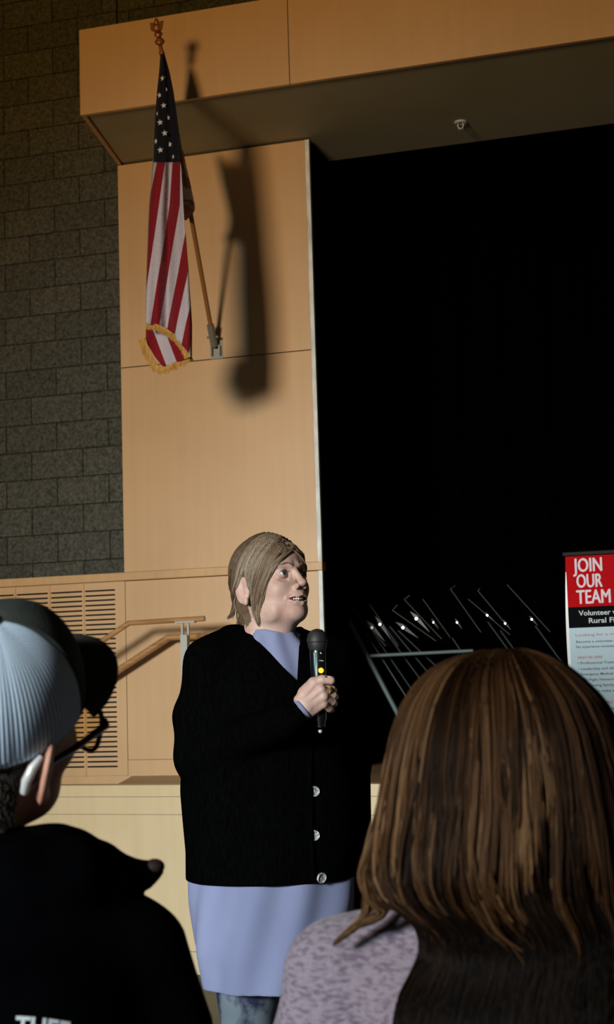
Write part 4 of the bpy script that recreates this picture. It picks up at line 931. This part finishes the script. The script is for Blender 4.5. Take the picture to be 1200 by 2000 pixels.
MB().lathe([(.0045, -.003), (.005, 0), (.003, .004)], mloc(626, 1428, -.174), ax, 10).build('antenna_tip', M['grey_metal'], mic, smooth=True)
# ================================================================== seated people and their chairs
def chair(fig, label, cx, cy=.0):
    O = fig.O+RH*cx+HD*cy; r = empty('chair', O, YAW); tag(r, label, 'chair', 'audience chairs')
    pl = mat('chair_plastic', (.02, .02, .022), .5); mt_ = mat('chair_steel', (.3, .3, .31), .3, metal=1) 
    m = MB().box((-.22, -.20, .425), (.22, .22, .445)); m.build('seat', pl, r, bevel=.01)
    m = MB(); n = 12
    V = [(x, -.235-.02*math.cos(x*7)+s, z) for s in (0, .012) for z in (.56, .80) for x in np.linspace(-.22, .22, n)]
    F = []
    for i in range(n-1): F += [(i, i+1, n+i+1, n+i), (2*n+i, 3*n+i, 3*n+i+1, 2*n+i+1), (n+i, n+i+1, 3*n+i+1, 3*n+i), (i, 2*n+i, 2*n+i+1, i+1)]
    F += [(0, n, 3*n, 2*n), (n-1, 3*n-1, 4*n-1, 2*n-1)]
    mesh('backrest', V, F, pl, r)
    for sx in (-.2, .2):
        MB().tube([(sx, -.24, 0), (sx, -.19, .43), (sx, -.225, .60), (sx, -.24, .78)], .011, 10).build('leg', mt_, r, smooth=True)
        MB().tube([(sx, .22, 0), (sx, .19, .43)], .011, 10).build('leg', mt_, r, smooth=True)
def seated(v, neck, shl, shr, legx=0.0, cyh=0.0, arms=True):
    """hidden lower body: torso to hips, thighs along +y, shanks down"""
    hc_ = np.array([legx, cyh+.02, .52]); top = (shl+shr)/2
    v.ell(hc_, (.17, .13, .11), .05).ell((hc_*.45+top*.55), (.15, .115, .24), .06).ell(top+np.array([0, 0, -.06]), (.17, .10, .13), .05).cap(neck, top+np.array([0, 0, .0]), .055, .07, .03)
    out = {}
    for s in (-1, 1):
        h_ = hc_+np.array([s*.09, .03, -.01]); k_ = h_+np.array([s*.03, .41, .0]); a_ = np.array([k_[0], k_[1]+.01, .09])
        v.cap(h_, k_, .085, .062, .03).cap(k_, a_, .058, .038, .02).cap(a_+np.array([0, -.02, -.04]), a_+np.array([0, .13, -.052]), .034, .028, .02)
        sh_ = shl if s < 0 else shr; e_ = sh_+np.array([s*.05, .05, -.29]); w_ = h_+np.array([s*.0, .26, .115])
        v.cap(sh_, e_, .048, .040, .03).cap(e_, w_, .038, .026, .02)
        out[s] = (h_, k_, a_, e_, w_)
    return out
# ------------------------------------------------------------------ man in the cap
MAN = Fig('person', 40, 1700, 1.62, 'seated man in white mesh cap, glasses and black jacket seen from behind')
q = MAN.q
f = np.array([.50, .83, .24]); f /= np.linalg.norm(f); r0 = np.array([.82, -.36, -.40]); r0 -= f*(r0@f); r0 /= np.linalg.norm(r0); u0 = np.cross(r0, f)
MO = q(-4, 1414, 0); MF = frame(f, -r0, u0, MO)
hv = head(0, h=.0022, flare=.35); Vh, Fh = hv.mesh(); Vh = relax(Vh, Fh, 1, .4); Vh = to(MF, Vh)
msl, msr = q(-215, 1800, .03), q(228, 1826, .05); neck = to(MF, (-.04, 0, -.15)); 
bv = Vol((-.45, -.30, 0), (.45, .75, 1.15), .009); JT = seated(bv, neck, msl, msr, legx=.02, cyh=.05)
bV, bF = bv.mesh(); bV = relax(bV, bF, 2); parts = [(Vh, Fh), (bV, bF)]
for s in (-1, 1):
    w_ = JT[s][4]; lv = Vol(w_-np.array([.10, .06, .10]), w_+np.array([.10, .26, .08]), .0028); lv.cap(w_+np.array([0, -.03, .01]), w_, .028, .024); hand(lv, w_, (-s*.15, 1, -.25), (0, .2, 1), s, .5); parts.append(lv.mesh())
V, F, mi = join(parts); mesh('body', V, F, M['skin2'], MAN.e)
eyes(MF, MAN.e)
# short grey hair round the back and sides
def shorthair(n):
    P = []
    while len(P) < n:
        a = rng.uniform(.30*math.pi, 1.70*math.pi); z = rng.uniform(-.075, .06); 
        c = np.array([-.015, 0, .034]); rr = np.array([.094, .075, .086]); zz = np.clip((z-.034)/.086, -.9, .9); k = math.sqrt(1-zz*zz) if zz > -.45 else .893-.10*(-zz-.45)
        p = c+np.array([rr[0]*k*math.cos(a), rr[1]*k*math.sin(a), z-.034])
        if z < -.03: p[0] = max(p[0], -.085)
        if p[0] > -.03 and z < .015: continue
        if -(p[0]+.008)*math.sin(math.radians(16))+(p[2]-.028)*math.cos(math.radians(16)) > -.020: continue
        nrm = np.array([math.cos(a), math.sin(a), 0]); g = np.array([0, 0, -1]); d = nrm*.35+g*.9+rng.normal(0, .2, 3); d /= np.linalg.norm(d)
        P.append([p-nrm*.002, p+d*.004, p+d*.010])
    return np.array(P)
hs = to(MF, shorthair(5200)); strands('hair', hs, np.array([.0006, .0005, .0002]), M['hair_short'], MAN.e, rng.uniform(0, 1, len(hs)), 3)
# cap
CC = np.array([-.008, 0, .028]); tilt = math.radians(16); ct, st = math.cos(tilt), math.sin(tilt)
def capP(az, el, k=1.0):
    """az from the front towards the left, el from rim 0 to top pi/2, in the cap's own tilted frame"""
    ce = math.cos(el); se = math.sin(el); sq = 1+.05*math.sin(2*el)
    x, y, z =   .101*ce*math.cos(az)*sq*k, .082*ce*math.sin(az)*sq*k, .116*se*k-.012
    if math.cos(az) > 0: z += .010*math.sin(2*el)*math.cos(az)
    return CC+np.array([x*ct-z*st, y, x*st+z*ct])
def dome(a0, a1, na, ne, k=1.0, e1=math.pi/2-.02, seam=0):
    V = []; UV = []
    for j in range(ne+1):
        for i in range(na+1):
            a = a0+(a1-a0)*i/na; e = e1*j/ne; kk = k
            if seam: kk = k*(1-.012*max(0, 1-abs(((a/(math.pi/3)+.5) % 1)-.5)*14)*math.cos(e)) + .010*math.sin(3*a+1.5*e)*math.sin(2*e)*seam
            V.append(capP(a, e, kk)); UV.append((a*.9, e*.5))
    n = na+1; F = [(j*n+i, j*n+i+1, (j+1)*n+i+1, (j+1)*n+i) for j in range(ne) for i in range(na)]; return V, F, UV
fa = math.radians(62)
V, F, UV = dome(fa, 2*math.pi-fa, 90, 26, 1.0, seam=1); o = mesh('cap', to(MF, V), F, M['capmesh'], MAN.e, uv=UV); sd = o.modifiers.new('s', 'SOLIDIFY'); sd.thickness = .0018; capo = o
V, F, UV = dome(-fa, fa, 40, 26, 1.006); o = mesh('front_panel', to(MF, V), F, M['capfront'], capo, uv=UV); sd = o.modifiers.new('s', 'SOLIDIFY'); sd.thickness = .002
V = []; n = 30; mR = 10
for j in range(mR+1):
    for i in range(n+1):
        a = -fa*.84+2*fa*.84*i/n; t_ = j/mR; b0 = capP(a, 0, .995); ln = .064*math.sqrt(max(0, 1-(a/(fa*.841))**2))
        dx = ln*t_; c = abs(a)/fa; drop = .011*c*c*(.4+.6*t_)+.006*t_*t_
        V.append(b0+np.array([dx*ct+drop*st, .012*t_*math.sin(a), dx*st-drop*ct]))
F = [(j*(n+1)+i, j*(n+1)+i+1, (j+1)*(n+1)+i+1, (j+1)*(n+1)+i) for j in range(mR) for i in range(n)]
o = mesh('brim', to(MF, V), F, M['capfront'], capo); sd = o.modifiers.new('s', 'SOLIDIFY'); sd.thickness = .0035
m = MB().lathe([(.0075, -.001), (.0075, .002), (.004, .005), (.001, .0055)], capP(0, math.pi/2)+np.array([0, 0, 0]), (-st, 0, ct), 16); m.V = [tuple(v) for v in to(MF, m.V)]; m.build('cap_button', M['capfront'], capo, smooth=True)
m = MB().tube([capP(a, .035, 1.004) for a in np.linspace(fa, 2*math.pi-fa, 50)], .006, 8, flat=.3); 
# glasses
sp_ = empty('glasses', (0, 0, 0)); sp_.parent = MAN.e
def gadd(m, name, mt): m.V = [tuple(v) for v in to(MF, np.array(m.V)*np.array([1, 1.01, 1])+np.array([.002, 0, -.010]))]; return m.build(name, mt, sp_, smooth=True)
def lens(s, k=1.0):
    P = []
    for i in range(28):
        a = 2*math.pi*i/28; c, d = math.cos(a), math.sin(a); e = .62
        y = .0285*k*math.copysign(abs(c)**e, c); z = -.005+.0270*k*math.copysign(abs(d)**e, d); P.append((.104-.18*max(0, y+.01)**1-.05*abs(y), s*(.0345+y), .000+z+(.002 if z > 0 else 0)))
    return P
m = MB()
for s in (-1, 1): L = lens(s); m.tube(L+[L[0]], .0028, 8)
m.tube([(.105, -.008, .006), (.108, 0, .009), (.105, .008, .006)], .0024, 8)
for s in (-1, 1): m.tube([(.098, s*.062, .012), (.094, s*.069, .010)], .0042, 8)
gadd(m, 'rim', M['specs'])
for s in (-1, 1):
    gadd(MB().tube([(.094, s*.069, .010), (.03, s*.079, .008), (-.018, s*.080, .004), (-.045, s*.077, -.022)], [.0044, .0038, .003, .0024], 8), 'temple_arm', M['specs'])
    L = lens(s, .97); gadd(MB().add(L+[(x+.0012, y, z) for x, y, z in L], [list(range(28)), list(range(55, 27, -1))]+[(i, (i+1) % 28, (i+1) % 28+28, i+28) for i in range(28)]), 'lens', M['glass'])
# hearing aid behind the right ear
m = MB().tube([(-.044, -.080, -.028), (-.046, -.0815, -.014), (-.041, -.0825, .000), (-.031, -.083, .010)], [.0042, .0052, .0050, .0028], 12); m.V = [tuple(v) for v in to(MF, m.V)]; m.build('hearing_aid', M['aid'], MAN.e, smooth=True)
# jacket with a wide turned-out collar
jv = Vol((-.42, -.22, .46), (.42, .50, 1.16), .0045); R_ = MAN.row
nb = q(30, 1725, .0)
jv.loft([R_(2600, -190, 290, .15, .05), R_(2200, -200, 300, .155, .05), R_(2000, -215, 310, .155, .04), R_(1900, -220, 295, .145, .04), R_(1840, -205, 262, .125, .04), R_(1790, -150, 220, .10, .04), R_(1740, -95, 160, .085, .03), R_(1690, -60, 118, .076, .02), R_(1640, -40, 100, .070, .02)], fold=.010, nf=6)
for s, shp in ((-1, msl), (1, msr)):
    e_ = JT[s][3]; w_ = JT[s][4]; jv.cap(shp+np.array([s*.0, 0, -.012]), e_, .060, .056, .04).cap(e_, w_+np.array([0, -.02, .0]), .056, .040, .03)
jv.cap(q(300, 1850, .03), q(338, 2010, .02), .034, .042, .03)
jv.cap(nb+np.array([-.03, 0, 0]), nb+np.array([.035, .01, .0]), .052, .055, .03)
tipc = q(302, 1700, .05)
jv.chain([q(95, 1652, .0), q(150, 1662, .02), q(200, 1676, .03), q(250, 1698, .045)], [.020, .020, .016, .012], .012).cap(q(250, 1700, .045), tipc, .013, .0105, .006)
jv.chain([q(150, 1700, .0), q(220, 1724, .03), q(285, 1718, .045)], [.03, .025, .011], .015)
jV, jF = jv.mesh(); jV = relax(jV, jF, 1); jk = mesh('jacket', jV, jF, M['jacket'], MAN.e)
lv_ = Vol(tipc-.03, tipc+.03, .0015); lv_.ell(tipc+np.array([.000, -.001, .004]), (.0112, .0115, .0085)); a_, b_ = lv_.mesh(); mesh('collar_lining', a_, b_, M['lining'], jk)
jt = BVHTree.FromPolygons([Vector(v) for v in jV], [tuple(f_) for f_ in jF])
V, F = text_mesh('THEF', 1, .03); V = np.array(V); w0, w1 = V[:, 0].min(), V[:, 0].max(); W3 = []
for (x, y) in V:
    u = (x-w0)/(w1-w0); px = 28+106*u+6*(y); py = 2021-36*(y/text_cap)+ 12*u**1.6; h, n = cast(px, py, MAN, jt)
    W3.append(np.array(h)+np.array([0, -.0016, 0]) if h is not None else q(px, py, -.1))
mesh('back_lettering', W3, F, M['print'], jk, smooth=False)
tr_ = Vol((-.42, -.2, .06), (.42, .75, .68), .008)
for s in (-1, 1): h_, k_, a_, _, _ = JT[s]; tr_.cap(h_, k_, .094, .072, .03).cap(k_, a_+np.array([0, 0, .03]), .068, .050, .02)
tr_.ell(JT[1][0]*.5+JT[-1][0]*.5, (.18, .14, .10), .04); a_, b_ = tr_.mesh(); mesh('trousers', relax(a_, b_, 1), b_, M['trousers'], MAN.e)
for s in (-1, 1):
    a_ = JT[s][2]; sv_ = Vol(a_-np.array([.07, .10, .09]), a_+np.array([.07, .22, .03]), .004); sv_.ell(a_+np.array([0, -.01, -.05]), (.040, .045, .045)).cap(a_+np.array([0, -.02, -.05]), a_+np.array([0, .14, -.056]), .038, .032, .02)
    sv_.op(lambda X, Y, Z: Z-.002+0*X+0*Y, a_-.3, a_+.3, 0, 's'); x_, y_ = sv_.mesh(); mesh('shoe', x_, y_, M['shoe'], MAN.e)
chair(MAN, 'black audience chair under the man in the white mesh cap', .02, .07)

# ------------------------------------------------------------------ woman with long brown hair
WOM = Fig('person', 965, 1700, 1.5, 'seated woman with long brown hair and lilac knit sweater seen from behind')
q = WOM.q; R_ = WOM.row
f = np.array([-.25, .965, .05]); f /= np.linalg.norm(f); l0 = np.cross((0, 0, 1), f); l0 /= np.linalg.norm(l0); WF = frame(f, l0, np.cross(f, l0), q(975, 1520, .0))
hv = head(0, h=.0025); Vh, Fh = hv.mesh(); Vh = to(WF, Vh)
wsl, wsr = q(664, 1890, .05), q(1286, 1890, .05); neck = to(WF, (-.04, 0, -.15))
bv = Vol((-.45, -.30, 0), (.45, .75, 1.15), .009); JT = seated(bv, neck, wsl, wsr, legx=0, cyh=.05)
bV, bF = bv.mesh(); bV = relax(bV, bF, 2); parts = [(Vh, Fh), (bV, bF)]
for s in (-1, 1):
    w_ = JT[s][4]; lv = Vol(w_-np.array([.10, .06, .10]), w_+np.array([.10, .26, .08]), .0028); lv.cap(w_+np.array([0, -.03, .01]), w_, .026, .022); hand(lv, w_, (-s*.15, 1, -.25), (0, .2, 1), s, .5); parts.append(lv.mesh())
V, F, mi = join(parts); mesh('body', V, F, M['skin'], WOM.e); eyes(WF, WOM.e)
wv = Vol((-.45, -.25, .46), (.45, .50, 1.10), .0045)
wv.loft([R_(2700, 760, 1170, .15, .05), R_(2300, 730, 1200, .15, .05), R_(2050, 690, 1240, .145, .05), R_(1950, 650, 1290, .13, .05), R_(1900, 655, 1290, .115, .05), R_(1860, 690, 1270, .10, .05), R_(1815, 730, 1220, .085, .05), R_(1770, 780, 1150, .075, .05), R_(1735, 850, 1090, .062, .05)])
for s, shp in ((-1, wsl), (1, wsr)):
    e_ = JT[s][3]; w_ = JT[s][4]; ex = shp+np.array([s*-.0, 0, -.006])
    wv.cap(shp+np.array([-s*.03, 0, .006]), ex, .045, .048, .035).cap(ex, q(645 if s < 0 else 1315, 2050, .05), .048, .052, .03).cap(q(645 if s < 0 else 1315, 2050, .05), e_, .052, .052, .03).cap(e_, w_+np.array([0, -.02, 0]), .052, .036, .03)
wV, wF = wv.mesh(); mesh('sweater', relax(wV, wF, 1), wF, M['sweater'], WOM.e)
tr_ = Vol((-.42, -.2, .06), (.42, .75, .68), .008)
for s in (-1, 1): h_, k_, a_, _, _ = JT[s]; tr_.cap(h_, k_, .092, .070, .03).cap(k_, a_+np.array([0, 0, .03]), .066, .048, .02)
tr_.ell(JT[1][0]*.5+JT[-1][0]*.5, (.18, .14, .10), .04); a_, b_ = tr_.mesh(); mesh('trousers', relax(a_, b_, 1), b_, M['trousers'], WOM.e)
for s in (-1, 1):
    a_ = JT[s][2]; sv_ = Vol(a_-np.array([.07, .10, .09]), a_+np.array([.07, .22, .03]), .004); sv_.ell(a_+np.array([0, -.01, -.05]), (.040, .045, .045)).cap(a_+np.array([0, -.02, -.05]), a_+np.array([0, .14, -.056]), .036, .030, .02)
    sv_.op(lambda X, Y, Z: Z-.002+0*X+0*Y, a_-.3, a_+.3, 0, 's'); x_, y_ = sv_.mesh(); mesh('shoe', x_, y_, M['shoe'], WOM.e)
chair(WOM, 'black audience chair under the woman with long brown hair', 0, .07)
# hair: rows of the outline, then long strands running over it
HR = [(1268, 962, 1004, .012, -.01), (1272, 925, 1030, .034, -.01), (1282, 885, 1060, .058, -.01), (1300, 850, 1092, .080, -.01), (1330, 820, 1125, .100, -.01), (1370, 796, 1160, .116, -.01), (1430, 776, 1192, .125, -.012), (1500, 760, 1215, .128, -.016), (1580, 746, 1235, .122, -.03),
      (1640, 733, 1245, .112, -.045), (1690, 728, 1250, .102, -.058), (1730, 742, 1252, .094, -.066), (1765, 790, 1253, .088, -.075), (1800, 815, 1254, .084, -.083), (1850, 795, 1256, .080, -.092), (1900, 764, 1260, .078, -.100), (1950, 752, 1262, .076, -.108), (2050, 756, 1255, .070, -.115), (2200, 790, 1230, .055, -.118), (2330, 850, 1180, .02, -.115)]
rows = [R_(*r_) for r_ in HR]; A = np.array(sorted(rows)); zz = A[:, 0]
hvv = Vol((-.26, -.26, .72), (.30, .20, 1.30), .004); hvv.loft([(r_[0], r_[1], r_[2], r_[3]*.965, r_[4]*.95) for r_ in rows])
face_c = to(WF, (.11, 0, -.03)); hvv.ell(face_c, (.085, .095, .115), .01, 's', R=None)
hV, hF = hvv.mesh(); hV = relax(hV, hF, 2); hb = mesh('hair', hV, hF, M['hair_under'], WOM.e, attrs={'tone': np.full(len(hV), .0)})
ztop, zbot = zz[-1], zz[0]; K = 26; N = 15000; P = np.zeros((N, K, 3)); tn = np.zeros((N, K))
zf = np.linspace(zz[0], zz[-1], 300); ker = np.hanning(9); ker /= ker.sum(); CF_ = [np.convolve(np.pad(np.interp(zf, zz, A[:, i]), 4, mode='edge'), ker, 'valid') for i in range(1, 5)]
NC = 300; clc = rng.uniform(-math.pi, math.pi, NC); clt = np.clip(rng.normal(.40, .20, NC), .05, .95); clp = rng.uniform(0, 6.28, NC); cle = rng.uniform(0, 1, NC); cll = rng.uniform(0, 1, NC)
zA, zB = q(975, 1850)[2], q(975, 1560)[2]
for i in range(N):
    a = rng.uniform(-math.pi, 0) if i < N*.85 else rng.uniform(0, math.pi)
    if 0 < a < math.pi and abs(a-math.pi*.5-.25) < .85: a = -a
    cl = int(rng.choice(np.argsort(np.abs(clc-a))[:7])); upper = rng.uniform() < .55
    top_ = ztop-.0006-.10*rng.uniform()**2*(rng.uniform() < .3)
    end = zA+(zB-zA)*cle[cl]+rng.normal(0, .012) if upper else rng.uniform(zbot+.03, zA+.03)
    t_ = np.linspace(0, 1, K)**1.4; z = top_+(end-top_)*t_
    cx, cy, ra, rb = [np.interp(z, zf, c) for c in CF_]
    aa = a+(clc[cl]-a)*(.10+.42*t_)+.035*np.sin(z*22+clp[cl])*t_+.010*np.sin(z*60+i)*t_
    lift = .0005+rng.uniform(-.0018, .0018)+(.007*np.sin(np.pi*np.clip(t_, 0, 1))*cll[cl]-.007*np.clip((t_-.75)/.25, 0, 1) if upper else -.003)
    P[i] = np.stack([cx+(ra+lift)*np.cos(aa), cy+(rb+lift)*np.sin(aa), z], 1)
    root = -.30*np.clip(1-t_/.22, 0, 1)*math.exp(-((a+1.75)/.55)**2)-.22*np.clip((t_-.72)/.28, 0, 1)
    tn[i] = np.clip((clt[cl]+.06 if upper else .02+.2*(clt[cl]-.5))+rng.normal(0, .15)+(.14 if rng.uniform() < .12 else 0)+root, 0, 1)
rd = np.concatenate([[.0005], np.full(K-4, .00075), [.0006, .0004, .0002]])
hstr = (P, np.tile(rd, (N, 1)), tn)
# locks curling forward over the left shoulder, and stray ones
LK = [([(782, 1480), (757, 1560), (735, 1630), (722, 1690), (722, 1735), (716, 1785), (690, 1812), (655, 1842)], -.02, .75, 110, 6),
      ([(790, 1500), (765, 1580), (745, 1650), (738, 1705), (752, 1750), (775, 1768), (800, 1752)], -.05, .6, 160, 9),
      ([(778, 1520), (750, 1600), (727, 1660), (713, 1705), (722, 1750), (748, 1778), (735, 1792), (700, 1808)], -.03, .7, 130, 6),
      ([(800, 1540), (783, 1620), (770, 1690), (782, 1740), (810, 1760), (832, 1745)], -.06, .5, 160, 9),
      ([(960, 1750), (1000, 1820), (1040, 1870), (1070, 1930)], -.160, .55, 14, 20), ([(1160, 1600), (1178, 1700), (1190, 1800), (1205, 1850)], -.10, .5, 30, 24)]
P = []; T_ = []
for pts, dy, tone, n_, sp in LK:
    C = resample([q(x, y, dy) for x, y in pts], K)
    for _ in range(n_):
        o_ = rng.normal(0, 1, 3)*np.array([sp/2000, .006, sp/2600]); w_ = np.linspace(0, 1, K)[:, None]; P.append(C+o_*(1.15-.8*w_)+.0015*np.sin(w_*9+rng.uniform(0, 6))); T_.append(np.clip(tone+rng.normal(0, .17), 0, 1))
rl = np.concatenate([np.full(K-4, .0008), [.0006, .0005, .0003, .0001]])
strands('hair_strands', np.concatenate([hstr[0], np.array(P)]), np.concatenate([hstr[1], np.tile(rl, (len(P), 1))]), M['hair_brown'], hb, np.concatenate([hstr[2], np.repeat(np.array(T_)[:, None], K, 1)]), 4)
